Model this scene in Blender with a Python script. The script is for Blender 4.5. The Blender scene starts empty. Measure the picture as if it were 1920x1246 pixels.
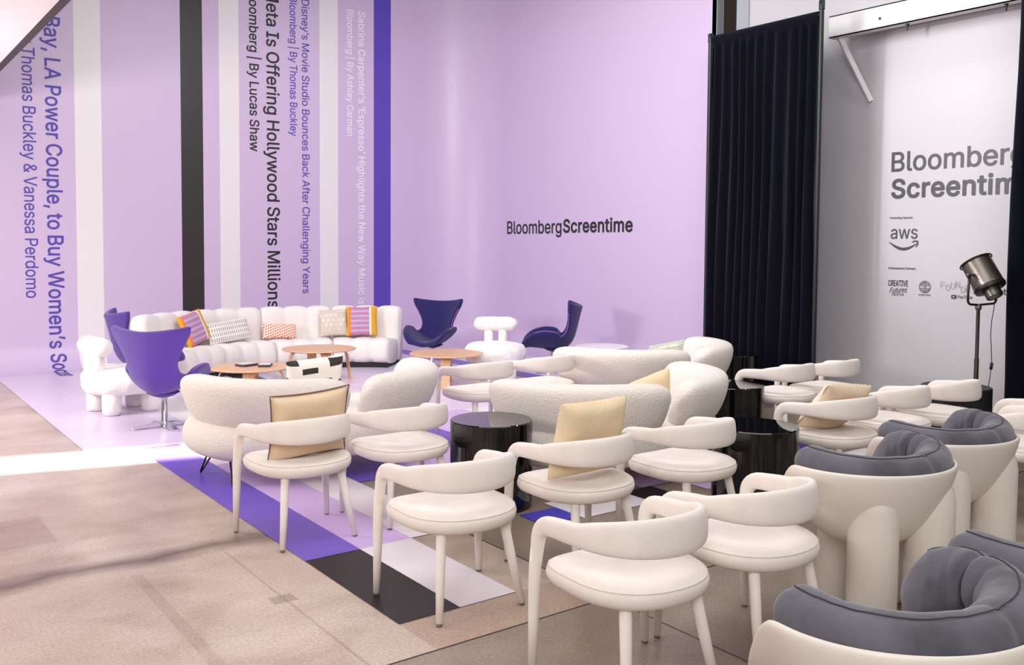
import bpy, bmesh, math, random
from mathutils import Vector, Matrix, noise
PI = math.pi
R = math.radians
random.seed(7)
scn = bpy.context.scene
COL = scn.collection

# ------------------------------------------------------------------ camera
# world axes: X runs along the striped wall, Y towards the striped wall, Z up; the camera stands over the origin
EYE = 1.72
F_PX, PPX, PPY = 1704.94, 962.65, 548.52
YAW, PITCH, ROLL = R(53.1319), R(2.873), R(0.43617)
cam_data = bpy.data.cameras.new('camera')
cam = bpy.data.objects.new('camera', cam_data)
COL.objects.link(cam)
fw = Vector((math.cos(PITCH)*math.cos(YAW), math.cos(PITCH)*math.sin(YAW), -math.sin(PITCH)))
rt0 = Vector((math.sin(YAW), -math.cos(YAW), 0))
up0 = rt0.cross(fw)
rt = rt0*math.cos(ROLL) + up0*math.sin(ROLL)
up = -rt0*math.sin(ROLL) + up0*math.cos(ROLL)
cam.matrix_world = Matrix(((rt.x, up.x, -fw.x, 0), (rt.y, up.y, -fw.y, 0), (rt.z, up.z, -fw.z, EYE), (0, 0, 0, 1)))
cam_data.sensor_fit = 'HORIZONTAL'
cam_data.sensor_width = 36
cam_data.lens = 36*F_PX/1920
cam_data.shift_x = (960-PPX)/1920
cam_data.shift_y = (PPY-623)/1920
cam_data.clip_end = 100
scn.camera = cam

# ------------------------------------------------------------------ light and exposure
scn.view_settings.view_transform = 'Standard'
scn.view_settings.look = 'None'
scn.view_settings.gamma = 1
scn.view_settings.exposure = 0.0
scn.cycles.max_bounces = 6
scn.cycles.caustics_reflective = False
scn.cycles.caustics_refractive = False
world = bpy.data.worlds.new('hall_ambient')
scn.world = world
world.use_nodes = True
world.node_tree.nodes['Background'].inputs[0].default_value = (1.0, 0.99, 0.99, 1)
world.node_tree.nodes['Background'].inputs[1].default_value = 0.26

def area(name, loc, target, sx, sy, power, color=(1, 1, 1), spread=180):
    d = bpy.data.lights.new(name, 'AREA')
    d.shape = 'RECTANGLE'; d.size = sx; d.size_y = sy
    d.energy = power; d.color = color; d.spread = R(spread)
    o = bpy.data.objects.new(name, d); COL.objects.link(o)
    o.location = loc
    o.rotation_euler = (Vector(target)-Vector(loc)).to_track_quat('-Z', 'Y').to_euler()
    return o

def spot(name, loc, target, power, angle, color=(1, 1, 1), size=.15, blend=.4):
    d = bpy.data.lights.new(name, 'SPOT')
    d.energy = power; d.color = color; d.spot_size = R(angle); d.spot_blend = blend; d.shadow_soft_size = size
    o = bpy.data.objects.new(name, d); COL.objects.link(o)
    o.location = loc
    o.rotation_euler = (Vector(target)-Vector(loc)).to_track_quat('-Z', 'Y').to_euler()
    return o

area('overhead_softbox_seating', (3.6, 3.4, 5.6), (3.6, 3.6, 0), 4.5, 4.0, 170, (1, .99, .985))
area('overhead_softbox_lounge', (5.0, 9.6, 5.8), (5.0, 9.6, 0), 5, 4, 82, (1, .985, 1))
area('side_light_left', (-1.6, 9.6, 2.5), (7.0, 9.6, .7), 1.6, .8, 205, (1, .975, .96))
area('wall_wash_logo', (4.5, 6.8, 5.2), (9.2, 9.3, 2.2), 1.5, 1.5, 165, (1, .98, .98))
area('floor_streak_light', (1.3, 7.88, 3.3), (1.3, 7.88, 0), 3.8, .50, 75, (1, .98, .98), 5).rotation_euler = (0, 0, R(-14))  # unseen strip added to draw the bright streak on the floor
area('doorway_glow', (-1.0, 3.6, 2.2), (2.2, 4.6, 0), 2.0, 1.5, 35, (1, .86, .84))
area('rear_fill_light', (-2.0, -3.0, 4.6), (3.5, 4.5, .6), 5.0, 3.0, 385, (1, .985, .975))  # fill added behind the camera to lift the camera-facing chair backs
spot('gallery_spot_right', (2.6, 7.6, 4.4), (9.3, 4.1, 2.6), 560, 34, (1, .98, .97), .12, .6)
area('wall_downlight', (7.9, 3.6, 6.0), (9.3, 4.0, 1.5), 1.6, .5, 36, (1, .98, .97))
area('soffit_fill_light', (-1.2, 8.4, 1.6), (-.3, 8.4, 3.5), 1.5, 1.0, 24, (1, .95, .95))  # unseen area light added to brighten the underside of the soffit

# ------------------------------------------------------------------ materials
def lin(c):
    return tuple(((v/255)/12.92 if v/255 <= .04045 else ((v/255+.055)/1.055)**2.4) for v in c) + (1,)

def mat(name, rgb, rough=.6, metal=0., bump=0., scale=60., var=0., sheen=0., spec=None, detail=3, vscale=None, coat=0.):
    m = bpy.data.materials.new(name); m.use_nodes = True
    nt = m.node_tree; b = nt.nodes['Principled BSDF']
    c = lin(rgb)
    b.inputs['Base Color'].default_value = c
    b.inputs['Roughness'].default_value = rough
    b.inputs['Metallic'].default_value = metal
    if sheen: b.inputs['Sheen Weight'].default_value = sheen
    if spec is not None: b.inputs['Specular IOR Level'].default_value = spec
    if coat: b.inputs['Coat Weight'].default_value = coat
    tc = nt.nodes.new('ShaderNodeTexCoord')
    if var:
        n = nt.nodes.new('ShaderNodeTexNoise'); n.inputs['Scale'].default_value = vscale or scale*.15; n.inputs['Detail'].default_value = 4
        nt.links.new(tc.outputs['Object'], n.inputs['Vector'])
        r = nt.nodes.new('ShaderNodeValToRGB')
        r.color_ramp.elements[0].position = .3; r.color_ramp.elements[1].position = .7
        r.color_ramp.elements[0].color = tuple(v*(1-var) for v in c[:3])+(1,)
        r.color_ramp.elements[1].color = tuple(min(1, v*(1+var*.5)) for v in c[:3])+(1,)
        nt.links.new(n.outputs['Fac'], r.inputs['Fac']); nt.links.new(r.outputs['Color'], b.inputs['Base Color'])
    if bump:
        n = nt.nodes.new('ShaderNodeTexNoise'); n.inputs['Scale'].default_value = scale; n.inputs['Detail'].default_value = detail
        nt.links.new(tc.outputs['Object'], n.inputs['Vector'])
        bp = nt.nodes.new('ShaderNodeBump'); bp.inputs['Strength'].default_value = bump; bp.inputs['Distance'].default_value = .01
        nt.links.new(n.outputs['Fac'], bp.inputs['Height']); nt.links.new(bp.outputs['Normal'], b.inputs['Normal'])
    return m

LAV, WHT, BLK, VIO = (206, 186, 217), (232, 227, 228), (47, 43, 43), (86, 70, 178)
M = dict(
    chair=mat('cream_linen', (236, 226, 218), .85, bump=.25, scale=220, var=.05, vscale=9, sheen=.2),
    seam=mat('cream_piping', (222, 208, 198), .9),
    glide=mat('grey_glide', (120, 108, 100), .7),
    boucle=mat('ivory_boucle', (233, 224, 216), .95, bump=.9, scale=85, sheen=.3),
    sheep=mat('white_sheepskin', (244, 240, 236), 1, bump=1, scale=45, sheen=.5),
    chan=mat('white_channel_fabric', (238, 232, 228), .9, bump=.2, scale=150, sheen=.2),
    sofabase=mat('dark_plinth', (40, 38, 40), .8),
    violet=mat('violet_wool', (76, 50, 136), .9, bump=.35, scale=180, sheen=.25),
    dimviolet=mat('dimmed_violet_wool', (32, 22, 92), .9, bump=.35, scale=180, sheen=.2),  # the same violet wool, darkened to imitate weaker light far from the lamps
    vseam=mat('mauve_welt', (150, 98, 170), .8),
    chrome=mat('chrome', (225, 222, 230), .12, 1),
    ply=mat('oak_plywood', (205, 150, 108), .4, var=.14, vscale=14),
    whitetop=mat('white_laminate', (245, 240, 244), .45),
    gloss=mat('black_gloss_lacquer', (10, 10, 12), .06, spec=.5, coat=.3),
    matteblack=mat('matte_black', (20, 20, 22), .55),
    shell=mat('cream_fibreglass', (232, 222, 212), .42, var=.02, vscale=4),
    suede=mat('grey_suede', (92, 90, 99), .9, bump=.5, scale=16, var=.5, vscale=5, sheen=.3, detail=5),
    suedeseam=mat('dark_plum_piping', (62, 54, 62), .9),
    curtain=mat('midnight_velvet', (12, 13, 24), 1, bump=.12, scale=120, sheen=.07, spec=.05),
    pipe=mat('black_pipe', (20, 22, 28), .4),
    greywall=mat('pale_grey_paint', (198, 194, 199), .42, var=.02, vscale=1.5),
    brown=mat('taupe_recess', (112, 98, 88), .8),
    steel=mat('grey_steel', (170, 172, 178), .4, .3),
    beam=mat('white_painted_steel', (226, 223, 224), .5),
    iron=mat('brushed_pewter', (118, 110, 104), .32, .9, bump=.1, scale=60),
    darkiron=mat('dark_bronze', (66, 56, 50), .4, .8),
    black=mat('black_print', (36, 34, 36), .5),
    greyprint=mat('charcoal_print', (54, 54, 62), .38),
    paleprint=mat('pale_outline_print', (176, 172, 180), .5),
    violetprint=mat('violet_print', (84, 66, 166), .5),
    whiteprint=mat('white_print', (240, 234, 242), .5),
    leather=mat('tan_leather', (222, 196, 164), .45, bump=.25, scale=25, var=.06),
    leatherseam=mat('brown_stitch', (120, 92, 70), .7),
    yellow=mat('butter_yellow_cotton', (230, 208, 172), .85, bump=.3, scale=35, var=.05),
    tan=mat('tan_sateen', (226, 202, 172), .6, bump=.2, scale=25, var=.06),
    soffit=mat('white_soffit', (238, 230, 233), .9),
    soffitedge=mat('charcoal_edge', (62, 54, 58), .8),
    book=mat('grey_cover', (70, 66, 80), .5),
    bookpage=mat('lilac_paper', (214, 204, 226), .6),
)

def wood_grain(m):
    nt = m.node_tree; b = nt.nodes['Principled BSDF']
    tc = nt.nodes.new('ShaderNodeTexCoord'); mp = nt.nodes.new('ShaderNodeMapping'); mp.inputs['Scale'].default_value = (1.2, 18, 6)
    n = nt.nodes.new('ShaderNodeTexNoise'); n.inputs['Scale'].default_value = 5; n.inputs['Detail'].default_value = 6; n.inputs['Distortion'].default_value = .6
    r = nt.nodes.new('ShaderNodeValToRGB')
    r.color_ramp.elements[0].position = .3; r.color_ramp.elements[1].position = .72
    r.color_ramp.elements[0].color = lin((206, 158, 118)); r.color_ramp.elements[1].color = lin((232, 194, 156))
    nt.links.new(tc.outputs['Object'], mp.inputs['Vector']); nt.links.new(mp.outputs['Vector'], n.inputs['Vector'])
    nt.links.new(n.outputs['Fac'], r.inputs['Fac']); nt.links.new(r.outputs['Color'], b.inputs['Base Color'])
wood_grain(M['ply'])

def brick_mat(name, c1, c2, mortar, scale, bw, rh, mort=.02, offset=.5, rot=0, rough=.85):
    m = bpy.data.materials.new(name); m.use_nodes = True
    nt = m.node_tree; b = nt.nodes['Principled BSDF']; b.inputs['Roughness'].default_value = rough
    tc = nt.nodes.new('ShaderNodeTexCoord'); mp = nt.nodes.new('ShaderNodeMapping'); mp.inputs['Rotation'].default_value = (0, 0, rot)
    br = nt.nodes.new('ShaderNodeTexBrick'); br.offset = offset
    br.inputs['Color1'].default_value = lin(c1); br.inputs['Color2'].default_value = lin(c2); br.inputs['Mortar'].default_value = lin(mortar)
    br.inputs['Scale'].default_value = scale; br.inputs['Mortar Size'].default_value = mort
    br.inputs['Brick Width'].default_value = bw; br.inputs['Row Height'].default_value = rh
    nt.links.new(tc.outputs['Object'], mp.inputs['Vector']); nt.links.new(mp.outputs['Vector'], br.inputs['Vector'])
    nt.links.new(br.outputs['Color'], b.inputs['Base Color'])
    return m
M['dash'] = brick_mat('grey_dash_weave', (148, 142, 150), (168, 160, 162), (240, 234, 230), 13, .42, .85, .13, 0)
M['check'] = brick_mat('beige_check_weave', (226, 214, 204), (212, 198, 188), (204, 190, 182), 9, .62, .62, .05, .5)
M['orange'] = brick_mat('orange_check_weave', (232, 84, 52), (236, 100, 66), (250, 226, 214), 14, .5, .5, .11, .5, R(20))
M['bwpat'] = brick_mat('white_print_black_bars', (238, 232, 224), (238, 232, 224), (238, 232, 224), 6, .6, .4, .02)
M['sage'] = brick_mat('sage_line_weave', (222, 222, 208), (230, 228, 216), (196, 200, 184), 22, 3, .6, .12, 0)
M['tanstripe'] = brick_mat('tan_stripe_weave', (236, 224, 204), (240, 230, 212), (178, 138, 104), 15, 6, .55, .09, 0, R(90))

def ramp_by_x(name, stops, axis=0, rough=.4, extra=None, coat=0.):
    """a printed sheet: flat colour bands along one object axis"""
    m = bpy.data.materials.new(name); m.use_nodes = True
    nt = m.node_tree; b = nt.nodes['Principled BSDF']; b.inputs['Roughness'].default_value = rough
    b.inputs['Coat Weight'].default_value = coat
    tc = nt.nodes.new('ShaderNodeTexCoord'); sp = nt.nodes.new('ShaderNodeSeparateXYZ')
    nt.links.new(tc.outputs['Object'], sp.inputs[0])
    prev = None
    for x0, x1, c in stops:
        if x0 is None:
            prev = nt.nodes.new('ShaderNodeRGB'); prev.outputs[0].default_value = lin(c); continue
        cm = nt.nodes.new('ShaderNodeMath'); cm.operation = 'COMPARE'
        nt.links.new(sp.outputs[axis], cm.inputs[0]); cm.inputs[1].default_value = (x0+x1)/2; cm.inputs[2].default_value = (x1-x0)/2
        mx = nt.nodes.new('ShaderNodeMix'); mx.data_type = 'RGBA'
        nt.links.new(cm.outputs[0], mx.inputs['Factor']); nt.links.new(prev.outputs[0 if prev.type == 'RGB' else 2], mx.inputs[6])
        mx.inputs[7].default_value = lin(c); prev = mx
    nt.links.new(prev.outputs[2], b.inputs['Base Color'])
    return m
M['cyc'] = ramp_by_x('printed_cyclorama', [(None, 0, LAV), (2.70, 3.04, WHT), (4.12, 4.44, BLK), (4.686, 4.987, WHT), (6.30, 6.62, WHT), (7.27, 7.59, VIO)], 0, .38)
M['sheet'] = ramp_by_x('lightened_floor_print', [(None, 0, (218, 203, 226)), (2.70, 3.04, WHT), (4.12, 4.44, BLK), (4.686, 4.987, WHT), (6.30, 6.62, WHT), (7.27, 7.59, VIO)], 0, .3)  # cyclorama print again, lavender lightened to paint in the bright light
M['multi'] = ramp_by_x('mustard_magenta_weave', [(None, 0, (176, 78, 130)), (-.155, -.125, (168, 150, 205)), (-.085, -.055, (168, 150, 205)), (-.015, .015, (168, 150, 205)), (.055, .085, (168, 150, 205)), (.125, .155, (168, 150, 205))], 1, .9)
def add_side_bands(m, bands):
    nt = m.node_tree; b = nt.nodes['Principled BSDF']
    src = b.inputs['Base Color'].links[0].from_socket
    tc = nt.nodes.new('ShaderNodeTexCoord'); sp = nt.nodes.new('ShaderNodeSeparateXYZ'); nt.links.new(tc.outputs['Object'], sp.inputs[0])
    wv = nt.nodes.new('ShaderNodeTexWave'); wv.inputs['Scale'].default_value = 16; wv.bands_direction = 'X'
    nt.links.new(tc.outputs['Object'], wv.inputs['Vector'])
    mx = nt.nodes.new('ShaderNodeMix'); mx.data_type = 'RGBA'; mx.inputs[7].default_value = lin((236, 226, 236))
    ml = nt.nodes.new('ShaderNodeMath'); ml.operation = 'MULTIPLY'; ml.inputs[1].default_value = .45
    nt.links.new(wv.outputs['Fac'], ml.inputs[0]); nt.links.new(ml.outputs[0], mx.inputs['Factor']); nt.links.new(src, mx.inputs[6]); src = mx.outputs[2]
    for x0, x1, c in bands:
        cm = nt.nodes.new('ShaderNodeMath'); cm.operation = 'COMPARE'
        nt.links.new(sp.outputs[0], cm.inputs[0]); cm.inputs[1].default_value = (x0+x1)/2; cm.inputs[2].default_value = (x1-x0)/2
        mx = nt.nodes.new('ShaderNodeMix'); mx.data_type = 'RGBA'
        nt.links.new(cm.outputs[0], mx.inputs['Factor']); nt.links.new(src, mx.inputs[6]); mx.inputs[7].default_value = lin(c); src = mx.outputs[2]
    nt.links.new(src, b.inputs['Base Color'])
add_side_bands(M['multi'], [(-.5, -.14, (222, 164, 40)), (-.14, -.115, (244, 226, 214)), (.155, .18, (240, 120, 60)), (.18, .5, (222, 164, 40))])

def bars_material(m):
    """black offset bars on the white pillow"""
    nt = m.node_tree; b = nt.nodes['Principled BSDF']
    tc = nt.nodes.new('ShaderNodeTexCoord'); sp = nt.nodes.new('ShaderNodeSeparateXYZ'); nt.links.new(tc.outputs['Object'], sp.inputs[0])
    src = None
    for x0, x1, y0, y1 in ((-.13, .0, .1, .145), (.1, .24, .135, .19), (-.02, .12, .0, .045), (.12, .3, -.03, .015), (-.3, -.18, .02, .065), (-.2, -.02, -.09, -.045), (-.25, -.15, .17, .22), (.02, .2, -.16, -.115)):
        a = nt.nodes.new('ShaderNodeMath'); a.operation = 'COMPARE'; a.inputs[1].default_value = (x0+x1)/2; a.inputs[2].default_value = (x1-x0)/2
        c = nt.nodes.new('ShaderNodeMath'); c.operation = 'COMPARE'; c.inputs[1].default_value = (y0+y1)/2; c.inputs[2].default_value = (y1-y0)/2
        p = nt.nodes.new('ShaderNodeMath'); p.operation = 'MULTIPLY'
        nt.links.new(sp.outputs[0], a.inputs[0]); nt.links.new(sp.outputs[1], c.inputs[0])
        nt.links.new(a.outputs[0], p.inputs[0]); nt.links.new(c.outputs[0], p.inputs[1])
        mx = nt.nodes.new('ShaderNodeMix'); mx.data_type = 'RGBA'
        if src is None: mx.inputs[6].default_value = lin((240, 234, 226))
        else: nt.links.new(src, mx.inputs[6])
        mx.inputs[7].default_value = lin((52, 46, 44)); nt.links.new(p.outputs[0], mx.inputs['Factor']); src = mx.outputs[2]
    nt.links.new(src, b.inputs['Base Color'])
bars_material(M['bwpat'])

def concrete():
    m = bpy.data.materials.new('polished_concrete'); m.use_nodes = True
    nt = m.node_tree; b = nt.nodes['Principled BSDF']
    tc = nt.nodes.new('ShaderNodeTexCoord'); L = nt.links.new
    def noise_(scale, detail, sx=1, sy=1, dist=0., rot=0):
        mp = nt.nodes.new('ShaderNodeMapping'); mp.inputs['Scale'].default_value = (sx, sy, 1); mp.inputs['Rotation'].default_value = (0, 0, rot)
        n = nt.nodes.new('ShaderNodeTexNoise'); n.inputs['Scale'].default_value = scale; n.inputs['Detail'].default_value = detail; n.inputs['Distortion'].default_value = dist
        L(tc.outputs['Object'], mp.inputs['Vector']); L(mp.outputs['Vector'], n.inputs['Vector']); return n
    def ramp(n, p0, p1, c0, c1):
        r = nt.nodes.new('ShaderNodeValToRGB'); r.color_ramp.elements[0].position = p0; r.color_ramp.elements[1].position = p1
        r.color_ramp.elements[0].color = c0; r.color_ramp.elements[1].color = c1; L(n.outputs['Fac'], r.inputs['Fac']); return r
    def mul(a, bb, fac):
        x = nt.nodes.new('ShaderNodeMix'); x.data_type = 'RGBA'; x.blend_type = 'MULTIPLY'; x.inputs['Factor'].default_value = fac
        L(a, x.inputs[6]); L(bb, x.inputs[7]); return x.outputs[2]
    W = (1, 1, 1, 1)
    base = ramp(noise_(.8, 6, dist=.6), .3, .7, lin((186, 164, 148)), lin((218, 202, 190)))
    fine = ramp(noise_(70, 5), .38, .6, (.74, .72, .70, 1), W)
    streak = ramp(noise_(1.1, 5, .6, 1.5, 1.2, R(20)), .36, .55, (.66, .6, .55, 1), W)
    blot = ramp(noise_(2.4, 3, dist=1.2), .3, .5, (.74, .7, .66, 1), W)
    col = mul(mul(mul(base.outputs[0], fine.outputs[0], .8), streak.outputs[0], .42), blot.outputs[0], .5)
    # the long worn trowel mark and the cut joints
    sp = nt.nodes.new('ShaderNodeSeparateXYZ'); wob = noise_(1.6, 3)
    L(tc.outputs['Object'], sp.inputs[0])
    def math_(op, a, bb=None, c=None):
        n = nt.nodes.new('ShaderNodeMath'); n.operation = op
        for i, v in enumerate((a, bb, c)):
            if v is None: continue
            if isinstance(v, (int, float)): n.inputs[i].default_value = v
            else: L(v, n.inputs[i])
        return n.outputs[0]
    wy = math_('ADD', sp.outputs[1], math_('MULTIPLY', math_('SUBTRACT', wob.outputs['Fac'], .5), .28))
    dist = math_('ABSOLUTE', math_('SUBTRACT', wy, 5.12))
    mark = math_('SUBTRACT', 1.0, math_('SMOOTH_MIN', math_('DIVIDE', math_('SUBTRACT', dist, math_('MULTIPLY', noise_(7, 5, .35, 1.8).outputs['Fac'], .12)), .10), 1.0, .2))
    mark = math_('MULTIPLY', mark, math_('LESS_THAN', sp.outputs[0], 2.9))
    x = nt.nodes.new('ShaderNodeMix'); x.data_type = 'RGBA'; L(math_('MULTIPLY', mark, .62), x.inputs['Factor']); L(col, x.inputs[6]); x.inputs[7].default_value = lin((112, 92, 80)); col = x.outputs[2]
    j1 = math_('COMPARE', sp.outputs[1], 3.23, .006); j2 = math_('MULTIPLY', math_('COMPARE', sp.outputs[0], 3.02, .005), math_('LESS_THAN', sp.outputs[1], 4.6))
    jj = math_('MAXIMUM', j1, j2)
    x = nt.nodes.new('ShaderNodeMix'); x.data_type = 'RGBA'; L(jj, x.inputs['Factor']); L(col, x.inputs[6]); x.inputs[7].default_value = lin((62, 50, 44)); col = x.outputs[2]
    # the floor right of and before the joints is multiplied darker and greyer
    g = math_('MAXIMUM', math_('GREATER_THAN', sp.outputs[0], 3.02), math_('LESS_THAN', sp.outputs[1], 3.23))
    x = nt.nodes.new('ShaderNodeMix'); x.data_type = 'RGBA'; x.blend_type = 'MULTIPLY'; L(math_('MULTIPLY', g, .8), x.inputs['Factor']); L(col, x.inputs[6]); x.inputs[7].default_value = (.44, .44, .43, 1); col = x.outputs[2]
    def patch(col, x0, x1, y0, y1, c, f):      # repaired rectangles in the screed
        m_ = math_('MULTIPLY', math_('COMPARE', sp.outputs[0], (x0+x1)/2, (x1-x0)/2), math_('COMPARE', sp.outputs[1], (y0+y1)/2, (y1-y0)/2))
        x = nt.nodes.new('ShaderNodeMix'); x.data_type = 'RGBA'; x.blend_type = 'MULTIPLY'; L(math_('MULTIPLY', m_, f), x.inputs['Factor']); L(col, x.inputs[6]); x.inputs[7].default_value = c; return x.outputs[2]
    col = patch(col, -.2, 1.01, 5.72, 6.32, (.72, .66, .64, 1), .6)
    col = patch(col, 1.66, 1.78, 4.10, 4.20, (.55, .52, .5, 1), .7)
    col = patch(col, 1.72, 1.735, 3.2, 5.0, (.6, .55, .5, 1), .5)
    col = patch(col, 1.20, 1.26, 2.5, 4.9, (.8, .76, .74, 1), .6)
    col = patch(col, 2.03, 3.02, 3.23, 3.56, (.78, .68, .58, 1), .7)
    L(col, b.inputs['Base Color'])
    rr = nt.nodes.new('ShaderNodeMapRange'); rr.inputs['To Min'].default_value = .2; rr.inputs['To Max'].default_value = .42
    L(noise_(3, 4).outputs['Fac'], rr.inputs['Value']); L(rr.outputs[0], b.inputs['Roughness'])
    return m
M['concrete'] = concrete()
for nm, c in dict(t_purple=(112, 86, 190), t_lav=(205, 176, 224), t_white=(228, 220, 226), t_black=(30, 25, 25), t_blue=(72, 62, 184)).items():
    M[nm] = mat('vinyl_'+nm, c, .34, spec=.3)

# ------------------------------------------------------------------ mesh helpers
def obj(name, bm, m, parent=None, smooth=True, sub=0, angle=None):
    me = bpy.data.meshes.new(name)
    bmesh.ops.recalc_face_normals(bm, faces=bm.faces)
    bm.to_mesh(me); bm.free()
    me.materials.append(m)
    if smooth:
        me.polygons.foreach_set('use_smooth', [True]*len(me.polygons))
        if angle is not None:
            me.set_sharp_from_angle(angle=R(angle))
    o = bpy.data.objects.new(name, me); COL.objects.link(o)
    if sub:
        s = o.modifiers.new('smooth', 'SUBSURF'); s.levels = sub; s.render_levels = sub
    if parent is not None: o.parent = parent
    return o

def thing(name, label, cat, loc=(0, 0, 0), rz=0., group=None):
    o = bpy.data.objects.new(name, None); COL.objects.link(o)
    o.empty_display_size = .1
    o.location = loc; o.rotation_euler = (0, 0, rz)
    return tag(o, label, cat, group)

def tag(o, label, cat, group=None):
    o['label'] = label; o['category'] = cat
    if group: o['group'] = group
    return o

def struct(o, label=None):
    o['kind'] = 'structure'
    if label: o['label'] = label
    return o

def dup(root, loc, rz, label, group=None):
    r = root.copy(); COL.objects.link(r); r.location = loc; r.rotation_euler = (0, 0, rz)
    r['label'] = label
    if group: r['group'] = group
    for ch in root.children:
        c = ch.copy(); COL.objects.link(c); c.parent = r
        for g in ch.children:
            d = g.copy(); COL.objects.link(d); d.parent = c
    return r

def box(bm, x0, x1, y0, y1, z0, z1, bevel=0., seg=2):
    r = bmesh.ops.create_cube(bm, size=1)
    bmesh.ops.scale(bm, vec=(x1-x0, y1-y0, z1-z0), verts=r['verts'])
    bmesh.ops.translate(bm, vec=((x0+x1)/2, (y0+y1)/2, (z0+z1)/2), verts=r['verts'])
    if bevel:
        es = list({e for v in r['verts'] for e in v.link_edges})
        bmesh.ops.bevel(bm, geom=es, offset=bevel, segments=seg, affect='EDGES', profile=.5)
    return bm

def rings(bm, loops, closed=True, cap0=True, cap1=True):
    """loops: list of lists of points, joined by quads"""
    vs = [[bm.verts.new(p) for p in lp] for lp in loops]
    n = len(vs[0])
    for a, b in zip(vs, vs[1:]):
        for i in range(n if closed else n-1):
            j = (i+1) % n
            bm.faces.new((a[i], a[j], b[j], b[i]))
    if cap0: bm.faces.new(list(reversed(vs[0])))
    if cap1: bm.faces.new(vs[-1])
    return vs

def lathe(bm, prof, n=32, cx=0, cy=0, cap0=True, cap1=True):
    return rings(bm, [[(cx+r*math.cos(2*PI*k/n), cy+r*math.sin(2*PI*k/n), z) for k in range(n)] for r, z in prof], True, cap0, cap1)

def tube(bm, pts, radii, n=10, cap=True):
    pts = [Vector(p) for p in pts]
    if not isinstance(radii, (list, tuple)): radii = [radii]*len(pts)
    loops = []; prev = None
    for i, p in enumerate(pts):
        t = (pts[min(i+1, len(pts)-1)]-pts[max(i-1, 0)]).normalized()
        if prev is None:
            a = Vector((0, 0, 1)) if abs(t.z) < .9 else Vector((1, 0, 0))
            u = t.cross(a).normalized()
        else:
            u = (prev - t*prev.dot(t)).normalized()
        prev = u; w = t.cross(u)
        loops.append([p+(u*math.cos(2*PI*k/n)+w*math.sin(2*PI*k/n))*radii[i] for k in range(n)])
    rings(bm, loops, True, cap, cap)
    return bm

def roundsec(hw, hh, n=14, e=3.0):
    out = []
    for k in range(n):
        a = 2*PI*k/n; c, s = math.cos(a), math.sin(a)
        out.append((hw*math.copysign(abs(c)**(2/e), c), hh*math.copysign(abs(s)**(2/e), s)))
    return out

def lerp_table(tab, v):
    for a, b in zip(tab, tab[1:]):
        if v <= b[0]:
            t = (v-a[0])/(b[0]-a[0]); t = t*t*(3-2*t)*.35+t*.65
            return [p+(q-p)*t for p, q in zip(a[1:], b[1:])]
    return list(tab[-1][1:])

# ------------------------------------------------------------------ the room
bm = bmesh.new(); box(bm, -5, 12, -3, 15, -.12, 0)
struct(obj('floor', bm, M['concrete'], smooth=False))

YW, XW, RC, COVE = 13.6, 9.2, 1.05, .38     # striped wall, lettered wall, radius of the swept corner, cove
def cyc_path(s):
    """plan of the sweep: s = 0 at X 1.64 on the striped wall, then round the corner and towards -Y"""
    l0 = XW-RC-1.64; l1 = RC*PI/2
    if s < l0: return (1.64+s, YW), (0, -1)
    if s < l0+l1:
        a = (s-l0)/RC
        return (XW-RC+RC*math.sin(a), YW-RC+RC*math.cos(a)), (-math.sin(a), -math.cos(a))
    return (XW, YW-RC-(s-l0-l1)), (-1, 0)
S0 = XW-RC-1.64; S1 = S0+RC*PI/2; S2 = S1+YW-RC-7.95
ss = [0, S0*.5, S0]+[S0+(S1-S0)*k/24 for k in range(1, 25)]+[S1+(S2-S1)*k/4 for k in range(1, 5)]
vp = [(0, 7.0), (0, 3.0), (0, COVE)]+[(COVE-COVE*math.cos(PI/2*k/12), COVE-COVE*math.sin(PI/2*k/12)) for k in range(1, 13)]
bm = bmesh.new(); loops = []
for s in ss:
    (x, y), (nx, ny) = cyc_path(s)
    loops.append([(x+nx*d, y+ny*d, z+.004) for d, z in vp])
rings(bm, loops, False, False, False)
cyc = struct(obj('wall_back', bm, M['cyc']))
# lounge floor running on from the cove; its paler lavender imitates strong light
def strip_floor(name, x0, x1, y0, y1, m, z=.004):
    b = bmesh.new(); b.faces.new([b.verts.new(p) for p in ((x0, y0, z), (x1, y0, z), (x1, y1, z), (x0, y1, z))])
    return struct(obj(name, b, m, smooth=False))
bm = bmesh.new()
outline = [(1.64, 7.95)]+[(cyc_path(s)[0][0]+cyc_path(s)[1][0]*COVE, cyc_path(s)[0][1]+cyc_path(s)[1][1]*COVE) for s in ss]
bm.faces.new([bm.verts.new((x, y, .004)) for x, y in outline])
struct(obj('floor_lounge_sheet', bm, M['sheet'], smooth=False))
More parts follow.
